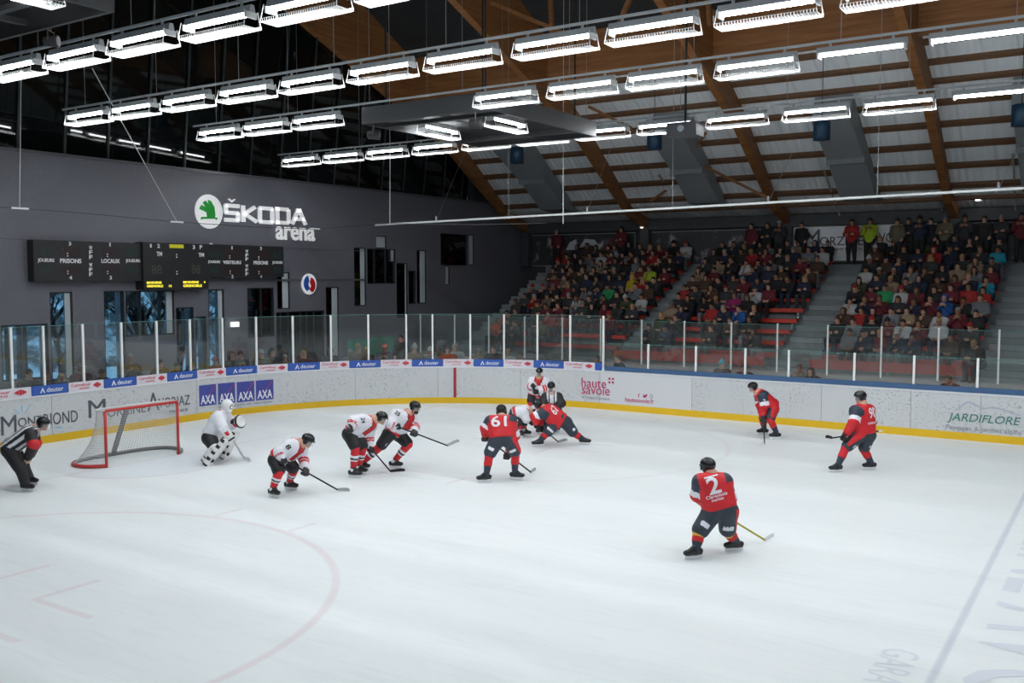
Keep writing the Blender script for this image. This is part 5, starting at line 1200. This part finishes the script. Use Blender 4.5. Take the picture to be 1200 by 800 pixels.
PLAYERS = [
 dict(kit=GK, goalie=True, bulk=1.12, label='goalkeeper in white crouching before the red goal with big white leg pads', group='white goalkeeper', face=350, hface=(345, -.15),
      soles=[(243.5, 545, 345), (262, 537, 340)], pel=(246.5, 509, .05), hips=[(245.5, 513, -.15), (252, 512, .18)], knees=[(251.5, 524, -.1), (266, 517, .1)], neck=(260, 484.5, 0), head=(266, 475.5, 0),
      sh=[(256.5, 489.5, -.22), (264.5, 486.5, .22)], el=[(261.5, 502, -.30), (272, 497, .30)], ha=[(267.5, 511, -.28), (280.5, 494, .2)], bare=False, extra=goalie_extra,
      marks=[('back', '29', stripeB, .2, .22, .62)], stick=dict(top=(266.5, 503, -.30), heel=(286.5, 537.5), toe=(295, 539.5), label='white goalkeeper stick with wide blade beside the crouching goalkeeper', sm=mat('stick_chequered', (.3, .3, .3), .5), bm=whitep, goalie=True)),
 dict(kit=WHT, label='skater in white bending over his stick, alone between the goalkeeper and the pair in white', group=gw, face=350, hface=(345, -.45), soles=[(321.5, 583, 325), (341.5, 574.5, 340)],
      pel=(325.5, 534, 0), hips=[(323.5, 539, -.13), (335, 539, .13)], knees=[(327, 552.5, -.12), (344.5, 549, -.1)], neck=(352, 519.5, 0), head=(360.5, 516.5, 0),
      sh=[(341, 521.5, -.22), (355, 522, .22)], el=[(327.5, 530.5, -.32), (356, 537, .2)], ha=[(330, 537), (357.5, 551)], marks=[('back', '77', T_RED, .2, .2, .62)], sleeve_marks=[(0, '8', stripeB, .09, .09, .3)],
      stick=dict(top=(326, 534.5, -.38), heel=(395.6, 573.7), toe=(410, 573.9), label='black stick with grey blade held by the lone bending white skater', bm=blade_grey)),
 dict(kit=WHT, label='shorter skater in white at left of the white pair, bent forward with stick down', group=gw, face=352, hface=(345, -.35), soles=[(416.5, 560, 345), (423, 556, 340)],
      pel=(412.5, 505, 0), hips=[(409.5, 508.5, -.13), (418, 510, .13)], knees=[(416.5, 524, -.1), (425, 524, -.1)], neck=(438.5, 491.5, 0), head=(447, 490, 0),
      sh=[(424, 491.5, -.22), (436.5, 497, .2)], el=[(413.5, 493, -.34), (432.5, 511.5, .22)], ha=[(411, 501, -.42), (433.8, 525)], marks=[], sleeve_marks=[(0, '24', stripeB, .12, .09, .15)],
      stick=dict(top=(421, 509, .0), heel=(457.5, 552), toe=(473.8, 550.5), label='stick with yellow grip and black blade held by the shorter skater of the white pair', sm=blackm, bm=blackm)),
 dict(kit=WHT, beard=True, label='bearded skater in white lunging forward at right of the white pair', group=gw, face=345, hface=(330, -.2), soles=[(426, 551, 345), (464, 549, 350)],
      pel=(462, 504, .0), hips=[(456.5, 508, -.13), (467.5, 509, .13)], knees=[(446, 522.5, -.05), (478.5, 520.5, -.12)], neck=(478, 484, 0), head=(486, 477.5, 0),
      sh=[(465.5, 484.5, -.22), (483, 487, .2)], el=[(457, 496, -.34), (487, 499, .2)], ha=[(464, 499.5), (484.5, 507)], sleeve_marks=[(0, '25', stripeB, .12, .09, .1)],
      stick=dict(top=(460, 497.5, -.3), heel=(524.4, 522, .1), toe=(537, 516, .25), label='black stick with grey blade carried above the ice by the bearded white skater', bm=blade_grey)),
 dict(kit=RED, bulk=1.05, label='skater in red seen from behind, legs wide, nearest the centre of the picture', group=gr, face=75, hface=(80, -.2), soles=[(567, 565.5, 195), (606, 562.5, 345)],
      pel=(589, 510, 0), hips=[(582, 516, 0), (597, 515.5, 0)], knees=[(573.5, 532, 0), (604, 530, 0)], neck=(588, 489.5, .15), head=(587.5, 482, .25),
      sh=[(575, 492.5, .1), (598.5, 492.5, .1)], el=[(569, 501.5, .1), (603, 510, .25)], ha=[(568.5, 510.5, .15), (595.6, 531)], marks=[('back', '61', T_WHITE, .3, .24, .66)],
      stick=dict(top=(571, 514, .2), heel=(622, 553), toe=(626, 549.5), label='black stick passing between the legs of the red skater seen from behind', bm=blade_grey)),
 dict(kit=RED, bulk=1.05, label='skater in red stretched low with legs spread wide in the face-off scrum', group=gr, face=150, hface=(165, -.3), soles=[(630, 523.5, 195), (685.5, 521, 340)],
      pel=(657, 491.5, 0), hips=[(650, 496.5, -.05), (663, 495, .05)], knees=[(641, 507, 0), (672.5, 507.5, 0)], neck=(637, 478.5, 0), head=(630, 474.5, 0),
      sh=[(637, 483, -.18), (644, 478, .2)], el=[(626.5, 488, -.2), (630, 486, .25)], ha=[(629, 497, -.15), (634, 500)], marks=[('back', '67', T_WHITE, .26, .22, .55)],
      stick=dict(top=(622, 491, .1), heel=(654.3, 517.5), toe=(663.5, 515), label='black stick with grey blade reaching under the red skater in the scrum', bm=blade_grey)),
 dict(kit=WHT, label='skater in white bent double in the face-off scrum, half hidden by red skaters', group=gw, face=10, hface=(350, -.6), soles=[(607.5, 513, 340), (616, 511, 345)],
      pel=(603.5, 483.5, .1), hips=[(602.5, 488, 0), (606, 487, .2)], knees=[(608, 499, -.1), (613.5, 498, .1)], neck=(620, 480.5, .1), head=(626.5, 482.5, .15),
      sh=[(614.5, 483, -.1), (617.5, 481, .3)], el=[(616.5, 491, -.15), (620, 489, .3)], ha=[(618.5, 492), (622, 495)], 
      stick=dict(top=(613, 487, -.1), heel=(640, 508), toe=(645, 506), label='white stick pushed forward by the bent white skater in the scrum', sm=whitep, bm=whitep)),
 dict(kit=LIN, bare=True, label='linesman in black and white standing behind the face-off scrum with arms lowered', group=go_, face=265, hface=(262, -.35), soles=[(631, 508.5, 250), (653, 506, 290)], 
      pel=(647.5, 479, 0), hips=[(643, 482, 0), (652, 482, 0)], knees=[(636, 495, -.1), (655, 494, -.1)], neck=(646.5, 461.5, -.1), head=(646, 453.5, -.2),
      sh=[(639.5, 464, -.05), (654, 464, -.05)], el=[(636.5, 473, -.15), (658.5, 472.5, -.15)], ha=[(642, 480, -.38), (650, 480, -.38)]),
 dict(kit=WHT, label='skater in white facing the camera against the boards behind the scrum', group=gw, face=265, hface=(268, -.15), soles=[(622, 489, 250), (637, 488, 280)],
      pel=(628, 461, 0), hips=[(624.5, 464, 0), (633, 464, 0)], knees=[(622, 470, -.15), (637, 473, -.1)], neck=(631.5, 443, -.15), head=(632, 436.5, -.2),
      sh=[(624, 445, -.1), (639, 445, -.1)], el=[(620.5, 453, -.1), (641.5, 453, -.1)], ha=[(625, 451.5), (631.5, 456)], marks=[],
      stick=dict(top=(622, 449, -.35), heel=(648, 485, .1), toe=(652, 484, .1), label='dark stick held across the body of the white skater against the boards')),
 dict(kit=REF, bare=True, label='referee in striped shirt with red armband bending forward left of the goal', group=go_, face=355, hface=(350, -.15), soles=[(32.5, 576, 345), (37.5, 568.5, 345)],
      pel=(12, 522.5, 0), hips=[(11, 527, -.12), (14, 526, .12)], knees=[(23.5, 547.5, -.1), (27, 545, .1)], neck=(41.5, 502.5, 0), head=(50.5, 497, 0),
      sh=[(36.5, 507, -.2), (39, 503, .2)], el=[(39.5, 521, -.28), (42, 519, .28)], ha=[(31, 539.5, -.2), (34, 537, .22)]),
 dict(kit=RED, label='skater in red by the far boards at right, leaning on a vertical stick', group=gr, face=195, hface=(185, -.2), soles=[(908, 514.5, 182), (893.5, 509.5, 182)],
      pel=(906, 474, 0), hips=[(906, 479, -.13), (903, 478, .13)], knees=[(902.5, 491, -.1), (893.5, 490, .1)], neck=(888, 459.5, 0), head=(882.3, 454, 0),
      sh=[(893.5, 463.5, -.2), (888.5, 462, .2)], el=[(895.5, 475.5, -.25), (890, 474, .2)], ha=[(894.8, 485.5), (895.3, 492)], marks=[('back', '25', T_WHITE, .26, .2, .62)], sleeve_marks=[(0, '2', T_WHITE, .07, .08, .55)],
      stick=dict(top=(894.3, 480, -.05), heel=(896, 520), toe=(889.5, 521.5), label='black stick held upright by the red skater at the far boards', bm=whitep)),
 dict(kit=RED, hair=True, label='skater in red numbered ninety at far right before the boards, skating to the left', group=gr, face=150, hface=(175, -.05), soles=[(979, 553.5, 190), (1018.5, 550.5, 185)],
      pel=(1013.5, 504, 0), hips=[(1007, 509.5, -.05), (1018, 509.5, .05)], knees=[(991, 524.5, 0), (1012, 526, 0)], neck=(1010.5, 473.5, 0), head=(1008, 465.5, 0),
      sh=[(1002, 480, -.08), (1018.5, 479, .12)], el=[(1000.5, 493.5, -.2), (1022, 493, .28)], ha=[(990, 505.5), (1012, 505)], marks=[('back', '90', T_WHITE, .21, .23, .66), ('back', 'GRENOBLE', T_WHITE, .3, .045, .28)],
      stick=dict(top=(1033, 504.5, .35), heel=(975, 513, -.35), toe=(969, 512, -.45), label='black stick held level across the waist of red skater ninety')),
 dict(kit=RED2, bulk=1.05, label='large skater in red numbered two in the right foreground, seen from behind', group=gr, face=80, hface=(120, -.1), soles=[(812, 655.5, 200), (859.5, 646.5, 190)],
      pel=(843.5, 591, 0), hips=[(835, 600, 0), (853, 599, 0)], knees=[(819, 623.5, 0), (852.5, 622, .0)], neck=(833, 556.5, .08), head=(829.5, 547, .12),
      sh=[(820.5, 563, -.02), (848, 562.5, .12)], el=[(817.5, 579.5, .05), (855, 583, .35)], ha=[(825, 589, .3), (846, 600)], marks=[('back', '2', T_WHITE, .18, .25, .66), ('back', 'Clarenbois', T_WHITE, .31, .05, .32), ('back', 'market', T_WHITE, .18, .045, .2), ('back', rect_geo(0, 0, 1, 1, 0), T_WHITE, .2, .02, .96)],
      stick=dict(top=(838, 597, .35), heel=(896.3, 632.5), toe=(904, 626.5), label='yellow and black stick with white blade held by red skater two', sm=yshaft, bm=whitep)),
]
for S in PLAYERS: player(S)
# ================================================================ SPECTATORS
PAL = dict(black=(.012, .012, .014), charcoal=(.03, .032, .036), navy=(.015, .022, .05), brown=(.06, .03, .018), maroon=(.13, .012, .022), red=(.48, .02, .02), orange=(.85, .13, .01), grey=(.16, .17, .19),
           khaki=(.13, .11, .07), olive=(.05, .06, .025), white=(.65, .66, .68), blue=(.02, .12, .42), cyan=(.02, .42, .60), green=(.02, .28, .10), yellow=(.75, .52, .02), lime=(.55, .75, .03), magenta=(.42, .02, .18), beige=(.38, .28, .18), pink=(.55, .16, .22))
PAL = {k: tuple(c*(.62 if max(v) > .3 else .9) for c in v) for k, v in PAL.items()}
cloth = {k: mat('cloth_'+k, v, .8) for k, v in PAL.items()}
HAIRC = dict(dark=(.012, .008, .006), brown=(.06, .03, .015), blond=(.38, .22, .08), grey=(.25, .24, .23))
hairm = {k: mat('hair_'+k, v, .7) for k, v in HAIRC.items()}
skins = [mat('skin_light', (.50, .28, .20), .6), mat('skin_warm', (.40, .21, .13), .6), mat('skin_tan', (.28, .14, .085), .6)]
shoe = mat('shoe_dark', (.02, .018, .016), .6)
def figure(pose):
    v = lambda *a: Vector(a)
    if pose.startswith('stand'):
        pel, neck, hc = v(0, .02, .95), v(0, .02, 1.46), v(0, 0, 1.62)
        hips = [v(s*.10, .02, .92) for s in (-1, 1)]; kn = [v(s*.11, 0, .50) for s in (-1, 1)]; an = [v(s*.12, .03, .09) for s in (-1, 1)]; sh = [v(s*.19, .02, 1.39) for s in (-1, 1)]
        if pose == 'stand_arms_folded': el = [v(s*.25, -.06, 1.14) for s in (-1, 1)]; ha = [v(.10, -.22, 1.15), v(-.10, -.20, 1.12)]
        elif pose == 'stand_hands_up': el = [v(s*.24, -.10, 1.14) for s in (-1, 1)]; ha = [v(s*.08, -.24, 1.34) for s in (-1, 1)]
        else: el = [v(s*.26, .04, 1.12) for s in (-1, 1)]; ha = [v(s*.22, -.10, .92) for s in (-1, 1)]
    else:
        lean = dict(sit_lap=0, sit_folded=.03, sit_lean=-.24, sit_raised=-.05, sit_chin=-.14)[pose]
        pel, neck, hc = v(0, .05, .55), v(0, .05+lean*.8, 1.04-abs(lean)*.2), v(0, .0+lean, 1.20-abs(lean)*.3)
        hips = [v(s*.10, .03, .53) for s in (-1, 1)]; kn = [v(s*.13, -.40, .53) for s in (-1, 1)]; an = [v(s*.13, -.38, .09) for s in (-1, 1)]
        sh = [v(s*.19, .05+lean*.7, .97-abs(lean)*.2) for s in (-1, 1)]
        if pose == 'sit_lap': el = [v(s*.24, -.02, .74) for s in (-1, 1)]; ha = [v(s*.06, -.24, .66) for s in (-1, 1)]
        elif pose == 'sit_folded': el = [v(s*.24, -.07, .76) for s in (-1, 1)]; ha = [v(.10, -.18, .79), v(-.10, -.20, .76)]
        elif pose == 'sit_lean': el = [v(s*.20, -.34, .65) for s in (-1, 1)]; ha = [v(s*.04, -.50, .72) for s in (-1, 1)]
        elif pose == 'sit_raised': el = [v(s*.23, -.12, .76) for s in (-1, 1)]; ha = [v(s*.05, -.26, .98) for s in (-1, 1)]
        else: el = [v(-.22, -.22, .68), v(.22, -.10, .72)]; ha = [v(-.06, -.22, .93), v(.02, -.28, .66)]
    r, f, u = Vector((-1, 0, 0)), Vector((0, -1, 0)), Vector((0, 0, 1)); r = f.cross(u)
    P = head_prims(hc, r, f, u)+[cap(hc-u*.05, neck, .052, .06), cap(neck, pel, .10, .12), cap(sh[0], sh[1], .06)]
    for i in range(2):
        d = (ha[i]-el[i]).normalized(); P += [cap(sh[i], el[i], .046, .04), cap(el[i], ha[i]-d*.08, .038, .028), cap(pel, hips[i], .1, .09), cap(hips[i], kn[i], .08, .06), cap(kn[i], an[i], .055, .04), cap(an[i]-v(0, -.03, .035), an[i]+v(0, -.15, -.045), .045, .038)]
        P += hand_prims(ha[i], d, Vector((1, 0, 0)) if abs(d.x) < .8 else Vector((0, 0, 1)), .9, .012)
    fz = face_zone(hc, r, f, u, lambda C: np.where(C[:, 2] < .115, 3, 0))
    body = soft('person', P, [skins[0], dark_hole, lip, shoe], None, .016, .02, fz)
    tu = (neck-pel).normalized()
    P = [cap(lerp(pel, hips[i], .7), lerp(neck, sh[i], .5)-tu*.08, .15, .14) for i in range(2)]+[cap(pel, neck-tu*.08, .15, .14), cap(sh[0], sh[1], .085), cap(neck-tu*.04, neck+u*.03, .085, .07)]
    for i in range(2): P += [cap(sh[i], el[i], .082, .072), cap(el[i], lerp(el[i], ha[i], .68), .07, .055)]
    jac = soft('jacket', P, [cloth['black']], body, .022, .04)
    P = [cap(pel-u*.02, hips[0], .135), cap(pel-u*.02, hips[1], .135)]
    for i in range(2): P += [cap(hips[i], kn[i], .115, .088), cap(kn[i], an[i]+u*.03, .085, .068)]
    soft('trousers', P, [cloth['charcoal']], body, .022, .03)
    return body, hc, neck
R3 = (Vector((-1, 0, 0)), Vector((0, -1, 0)), Vector((0, 0, 1)))
def hat_mesh(kind):
    o = Vector((0, 0, 0)); r, f, u = Vector((0, -1, 0)).cross(Vector((0, 0, 1))), Vector((0, -1, 0)), Vector((0, 0, 1)); R = axes(r, f, u)
    if kind == 'short_hair': P = [ell(u*.035-f*.008, (.084, .106, .098), R), sub(rbx(f*.115-u*.035, (.07, .06, .075), R, .02)), sub(rbx(-u*.15, (.2, .2, .10), R, .02))]
    elif kind == 'long_hair': P = [ell(u*.03-f*.012, (.09, .11, .102), R), cap(r*.06-f*.04, r*.07-f*.02-u*.2, .045, .04), cap(-r*.06-f*.04, -r*.07-f*.02-u*.2, .045, .04), cap(-f*.06, -f*.075-u*.2, .06, .05), sub(rbx(f*.12-u*.05, (.062, .09, .09), R, .02))]
    elif kind == 'beanie': P = [ell(u*.055-f*.01, (.092, .112, .098), R), sub(rbx(-u*.13, (.2, .2, .15), R, .01)), cap(u*.155, u*.165, .025)]+[rbx(u*.035, (.088, .106, .022), R, .02)]
    elif kind == 'cap': P = [ell(u*.05-f*.01, (.088, .108, .085), R), sub(rbx(-u*.13, (.2, .2, .155), R, .01)), rbx(f*.13+u*.035, (.065, .07, .009), R, .009)]
    else: P = [ell(u*.03-f*.03, (.11, .12, .12), R), cap(-f*.05-u*.08, -f*.02-u*.16, .10, .10), sub(rbx(f*.11-u*.02, (.066, .09, .10), R, .03))]
    return soft({'short_hair': 'hair', 'long_hair': 'long_hair', 'beanie': 'beanie', 'cap': 'peaked_cap', 'hood': 'hood'}[kind], P, [hairm['dark']], None, .013, .015)
POSES = {p: figure(p) for p in ('sit_lap', 'sit_folded', 'sit_lean', 'sit_raised', 'sit_chin', 'stand_arms_folded', 'stand_hands_up', 'stand_relaxed')}
HATS = {k: hat_mesh(k) for k in ('short_hair', 'long_hair', 'beanie', 'cap', 'hood')}
def setm(o, i, m_): o.material_slots[i].link = 'OBJECT'; o.material_slots[i].material = m_
N_P = [0]
PT = {'sit_lap': 'seated', 'sit_folded': 'seated', 'sit_lean': 'seated', 'sit_raised': 'seated', 'sit_chin': 'seated', 'stand_arms_folded': 'standing', 'stand_hands_up': 'standing', 'stand_relaxed': 'standing'}
def person(loc, rz, pose, coat, legs, hat, hatcol, sk, sc, where, group):
    b0, hc, neck = POSES[pose]; b = b0.copy(); COL.objects.link(b); b.location = loc; b.rotation_euler = (0, 0, rz); b.scale = (sc, sc, sc)
    setm(b, 0, skins[sk])
    for ch in b0.children:
        c = ch.copy(); COL.objects.link(c); c.parent = b; setm(c, 0, cloth[coat] if ch.name.startswith('jacket') else cloth[legs])
    h = HATS[hat].copy(); COL.objects.link(h); h.parent = b; h.location = hc
    setm(h, 0, cloth[hatcol] if hat in ('beanie', 'cap', 'hood') else hairm[hatcol])
    top = {'short_hair': hatcol+' hair', 'long_hair': 'long '+hatcol+' hair', 'beanie': hatcol+' beanie', 'cap': hatcol+' cap', 'hood': 'hood up'}[hat]
    if group == G_ST: lab = '%s in %s, %s, %s' % ('person', coat, top, where)
    else: lab = '%s person in %s coat, %s, %s' % (PT[pose], coat, top, where)
    tag(b, lab, 'person', group); return b
G_ST = 'spectators seated in the grandstand'
rnd = random.Random(11)
DARKS = ['black']*9+['charcoal']*7+['navy']*4+['brown']*4+['maroon']*3+['red']*2+['grey']*3+['khaki', 'olive', 'olive', 'beige', 'white', 'black', 'charcoal', 'brown', 'maroon']
SPECIAL = [(562, 352, 'orange'), (570, 354, 'orange'), (629, 349, 'red'), (742, 330, 'yellow'), (748, 316, 'grey'), (766, 325, 'lime'), (717, 346, 'green'), (683, 357, 'white'), (716, 372, 'maroon'), (644, 372, 'red'), (650, 372, 'maroon'),
           (760, 362, 'white'), (829, 366, 'red'), (858, 362, 'magenta'), (891, 347, 'white'), (958, 298, 'white'), (886, 308, 'red'), (903, 308, 'maroon'), (786, 340, 'red'), (786, 368, 'beige'), (812, 325, 'beige'), (832, 340, 'brown'),
           (970, 362, 'brown'), (979, 350, 'white'), (994, 376, 'grey'), (1034, 348, 'green'), (1053, 352, 'white'), (1072, 348, 'maroon'), (1149, 334, 'cyan'), (1178, 305, 'cyan'), (1146, 352, 'red'), (1117, 365, 'blue'), (1098, 300, 'red'),
           (1118, 300, 'navy'), (1060, 372, 'beige'), (1009, 383, 'red'), (1104, 366, 'white'), (1132, 345, 'red'), (860, 372, 'blue'), (1100, 385, 'white')]
sec = [('left', -3.4, 2.4), ('middle', 3.5, 8.35), ('right', 9.85, 14.4)]
seats = []
for si, (sn, xa, xb) in enumerate(sec):
    n = int((xb-xa)/.49)
    for k in range(NR):
        for j in range(n):
            x = xa+.25+(xb-xa-.5)*j/(n-1); seats.append([si, k, j, x, rowY(k)+.60, rowZ(k)])
def pix(p):
    d = Vector(p)-CAM; return 600+FPX*d.dot(RT)/d.dot(FW), 400-FPX*d.dot(UP)/d.dot(FW)
spec_for = {}
for (px, py, c) in SPECIAL:
    best = min(range(len(seats)), key=lambda i: (pix((seats[i][3], seats[i][4]-.05, seats[i][5]+.85))[0]-px)**2+(pix((seats[i][3], seats[i][4]-.05, seats[i][5]+.85))[1]-py)**2 + (1e6 if i in spec_for else 0))
    spec_for[best] = c
def empty_seat(si, k, j, x):
    if si == 0: return (k <= 1 and (j > 7 or rnd.random() < .35)) or (k == 0 and rnd.random() < .3) or rnd.random() < .06
    if si == 1: return (k <= 1 and rnd.random() < .55) or (k <= 4 and x > 7.6-.1*k) or rnd.random() < .07
    return (k == 0 and rnd.random() < .35) or rnd.random() < .05
filled = {}
for i, s in enumerate(seats):
    si, k, j, x, y, z = s
    if i not in spec_for and empty_seat(si, k, j, x): continue
    filled.setdefault((si, k), []).append(i)
RN = ['lowest row', 'second row up', 'third row up', 'fourth row up', 'fifth row up', 'sixth row up', 'seventh row up', 'eighth row up', 'ninth row up', 'top row']
for (si, k), lst in filled.items():
    for q, i in enumerate(lst):
        _, _, j, x, y, z = seats[i]
        coat = spec_for.get(i) or rnd.choice(DARKS); hat = rnd.choice(['short_hair']*6+['long_hair']*4+['beanie']*2+['cap', 'hood'])
        hc_ = rnd.choice(['dark']*5+['brown']*4+['blond', 'grey']) if 'hair' in hat else (coat if hat == 'hood' else rnd.choice(['black', 'grey', 'white', 'red', 'navy', 'black', 'charcoal']))
        pose = rnd.choice(['sit_lap']*3+['sit_folded']*3+['sit_lean']*3+['sit_raised', 'sit_chin', 'sit_chin'])
        w = '%s seat in %s of %s block' % (ORD[q+1], RN[k], sec[si][0])
        person((x+rnd.uniform(-.05, .05), y+rnd.uniform(-.04, .02), z), rnd.uniform(-.28, .12), pose, coat, rnd.choice(['black', 'charcoal', 'navy', 'black', 'navy', 'grey']), hat, hc_, rnd.randrange(3), rnd.uniform(.93, 1.04), w, G_ST)
# people standing along the back wall
zt = rowZ(NR)-.05
BACK = [(880, 'maroon', 'short_hair', 'dark', 'at the dark mural'), (899, 'black', 'long_hair', 'brown', 'at the dark mural beside the maroon one'), (913, 'charcoal', 'cap', 'white', 'left of the white banner'), (939, 'black', 'short_hair', 'dark', 'before the left end of the banner'),
        (998, 'red', 'short_hair', 'dark', 'before the middle of the banner'), (1019, 'lime', 'short_hair', 'dark', 'before the banner in bright yellow-green'), (1051, 'khaki', 'beanie', 'charcoal', 'before the right part of the banner'),
        (1064, 'black', 'short_hair', 'dark', 'before the banner right of the khaki coat'), (1077, 'navy', 'beanie', 'black', 'near the right end of the banner'), (1090, 'black', 'short_hair', 'dark', 'at the right edge of the banner'),
        (1107, 'khaki', 'beanie', 'grey', 'between the banner and the right mural'), (1130, 'charcoal', 'beanie', 'black', 'at the left end of the right mural'), (1153, 'black', 'short_hair', 'dark', 'before the right mural'),
        (1173, 'charcoal', 'short_hair', 'grey', 'before the right part of the mural'), (1196, 'maroon', 'short_hair', 'dark', 'at the right edge of the picture'), (652, 'maroon', 'short_hair', 'grey', 'at the left mural'), (728, 'maroon', 'long_hair', 'dark', 'at the right end of the left mural')]
for i, (px, coat, hat, hcl, w) in enumerate(BACK):
    p = at(px, 280, Y=25.05+(.12 if i % 2 else -.1)); p.z = zt
    person(p, -.2+.1*(i % 3), ['stand_relaxed', 'stand_arms_folded', 'stand_hands_up'][i % 3], coat, 'black', hat, hcl, i % 3, .97+.02*(i % 3), w, 'people standing along the back wall')
# people behind the glass at the end of the rink
ENDP = [(39, 432, 'black', 'short_hair', 'dark'), (61, 434, 'charcoal', 'short_hair', 'brown'), (81, 437, 'black', 'long_hair', 'blond'), (98, 425, 'maroon', 'cap', 'white'), (124, 432, 'brown', 'short_hair', 'brown'), (157, 413, 'charcoal', 'short_hair', 'grey'),
        (189, 421, 'khaki', 'short_hair', 'brown'), (212, 424, 'navy', 'short_hair', 'dark'), (231, 423, 'black', 'short_hair', 'brown'), (253, 418, 'pink', 'beanie', 'pink'), (272, 412, 'black', 'hood', 'black'), (283, 411, 'charcoal', 'short_hair', 'dark'),
        (306, 409, 'khaki', 'cap', 'white'), (319, 407, 'black', 'long_hair', 'dark'), (334, 415, 'brown', 'short_hair', 'grey'), (356, 410, 'black', 'long_hair', 'blond'), (387, 407, 'black', 'hood', 'black'), (411, 409, 'grey', 'short_hair', 'grey'), (420, 403, 'khaki', 'beanie', 'beige'),
        (430, 406, 'black', 'long_hair', 'blond'), (451, 403, 'navy', 'cap', 'orange'), (486, 403, 'beige', 'beanie', 'white'), (504, 407, 'grey', 'beanie', 'white'), (514, 406, 'charcoal', 'short_hair', 'brown'), (525, 405, 'orange', 'short_hair', 'brown'), (534, 402, 'white', 'long_hair', 'grey'),
        (561, 407, 'khaki', 'short_hair', 'grey'), (578, 404, 'black', 'short_hair', 'brown'), (595, 408, 'white', 'short_hair', 'blond'), (610, 412, 'beige', 'short_hair', 'brown')]
for i, (px, py, coat, hat, hcl) in enumerate(ENDP):
    s = s_of(px); off = .5+.45*(i % 3); x, y, n_ = bp(s, off); s2 = s
    for _ in range(4):
        x, y, n_ = bp(s2, off); d = Vector((x, y, 1.6))-CAM; u_ = 600+FPX*d.dot(RT)/d.dot(FW); s2 += (px-u_)/FPX*d.dot(FW)/max(.3, abs(Vector((-n_[1], n_[0], 0)).dot(RT)))
    x, y, n_ = bp(s2, off); c = -(py-400)/FPX; d0 = Vector((x, y, 0))-CAM; zh = (c*d0.dot(FW)-d0.dot(UP))/(UP.z-c*FW.z)
    person((x, y, -.02), math.atan2(n_[1], n_[0])+math.pi/2+.3*math.sin(i*2.1), ['stand_arms_folded', 'stand_relaxed', 'stand_hands_up'][i % 3], coat, 'black', hat, hcl, i % 3, min(1.12, max(.72, (zh+.02)/1.745)),
           '%s from left behind the tall glass' % ORD[i+1] if i < 24 else ['', 'beside the orange coat in the rink corner', 'left of the red chair in the rink corner', 'right of centre in the rink corner', 'seen above the last adverts', 'rightmost behind the tall glass'][i-24] or 'in the rink corner', 'people behind the end glass')
# people sitting behind the low glass at right
LOWP = [(577, 0, 'x')]
for i, (px, ph, Yp, coat, hat, hcl, pose, w) in enumerate([(846, 417, 14.3, 'brown', 'beanie', 'cyan', 'sit_lap', 'in blue hat behind the low glass'), (875, 424, 14.3, 'brown', 'short_hair', 'dark', 'sit_lean', 'beside the blue hat behind the low glass'),
        (938, 416, 14.5, 'khaki', 'short_hair', 'brown', 'sit_raised', 'in the centre behind the low glass'), (956, 427, 14.2, 'brown', 'hood', 'brown', 'sit_lean', 'bent forward behind the low glass'), (1118, 422, 14.3, 'maroon', 'short_hair', 'brown', 'sit_lean', 'in maroon behind the low glass at right'),
        (704, 431, 14.4, 'maroon', 'short_hair', 'brown', 'sit_chin', 'just right of the last tall post'), (724, 426, 14.4, 'navy', 'short_hair', 'dark', 'sit_lap', 'behind the low glass above the lettering')]):
    p = at(px, ph, Y=Yp); zf = p.z-1.28
    person((p.x, Yp, .25), -.1*i, pose, coat, 'black', hat, hcl, i % 3, 1.0, w, 'people behind the low glass')
    b = empty('stool', (p.x, Yp+.06, .25), 0, 'small dark bench seat under the %s person %s' % (coat, w), 'bench', 'small benches behind the low glass')
    mb = MB(); mb.box((-.22, -.16, .34), (.22, .18, .40)); mb.build('seat', blackm, b)
    for sx in (-1, 1):
        mb = MB(); mb.box((sx*.18-.02, -.12, 0), (sx*.18+.02, .14, .34)); mb.build('leg', steel, b)
person(at(1146, 440, Y=17.35)*1, -.5, 'sit_lean', 'black', 'black', 'short_hair', 'blond', 1, 1.0, 'low at the foot of the right block', 'people at the foot of the stands').location.z = 1.02
person(Vector((at(470, 400, Y=15.6).x, 15.6, -.02)), .4, 'stand_relaxed', 'black', 'black', 'short_hair', 'dark', 0, 1.05, 'walking beyond the corner glass', 'people at the foot of the stands')
for o in [p[0] for p in POSES.values()]+list(HATS.values()):
    for ch in list(o.children): bpy.data.objects.remove(ch)
    bpy.data.objects.remove(o)
# ---- red benches
redb = mat('bench_red', (.55, .035, .018), .45, noise=.08)
for si, (sn, xa, xb) in enumerate(sec):
    for k in range(NR):
        r = empty('bench', ((xa+xb)/2, rowY(k)+.56, rowZ(k)), 0, 'long red bench in the %s of the %s seating block' % (RN[k], sn), 'bench', 'red grandstand benches'); w = (xb-xa)/2
        mb = MB(); mb.box((-w, -.17, .37), (w, .19, .415)); mb.box((-w, -.19, .28), (w, -.165, .415)); mb.build('seat_board', redb, r)
        for j in range(4):
            x = -w+.2+(2*w-.4)*j/3; mb = MB(); mb.box((x-.03, -.10, 0), (x+.03, .12, .37)); mb.build('leg', steel, r)
r = empty('red_barrier', (8.0, 17.45, 1.05), 0, 'low red barrier board in front of the lowest row', 'barrier')
for (x0, x1) in ((-5.3, .2), (1.7, 6.4)):
    mb = MB(); mb.box((x0, -.02, .12), (x1, .02, .42)); mb.build('barrier_board', redb, r)
    for x in (x0+.2, (x0+x1)/2, x1-.2): mb = MB(); mb.box((x-.03, -.0, -.05), (x+.03, .06, .42)); mb.build('support', steel, r)
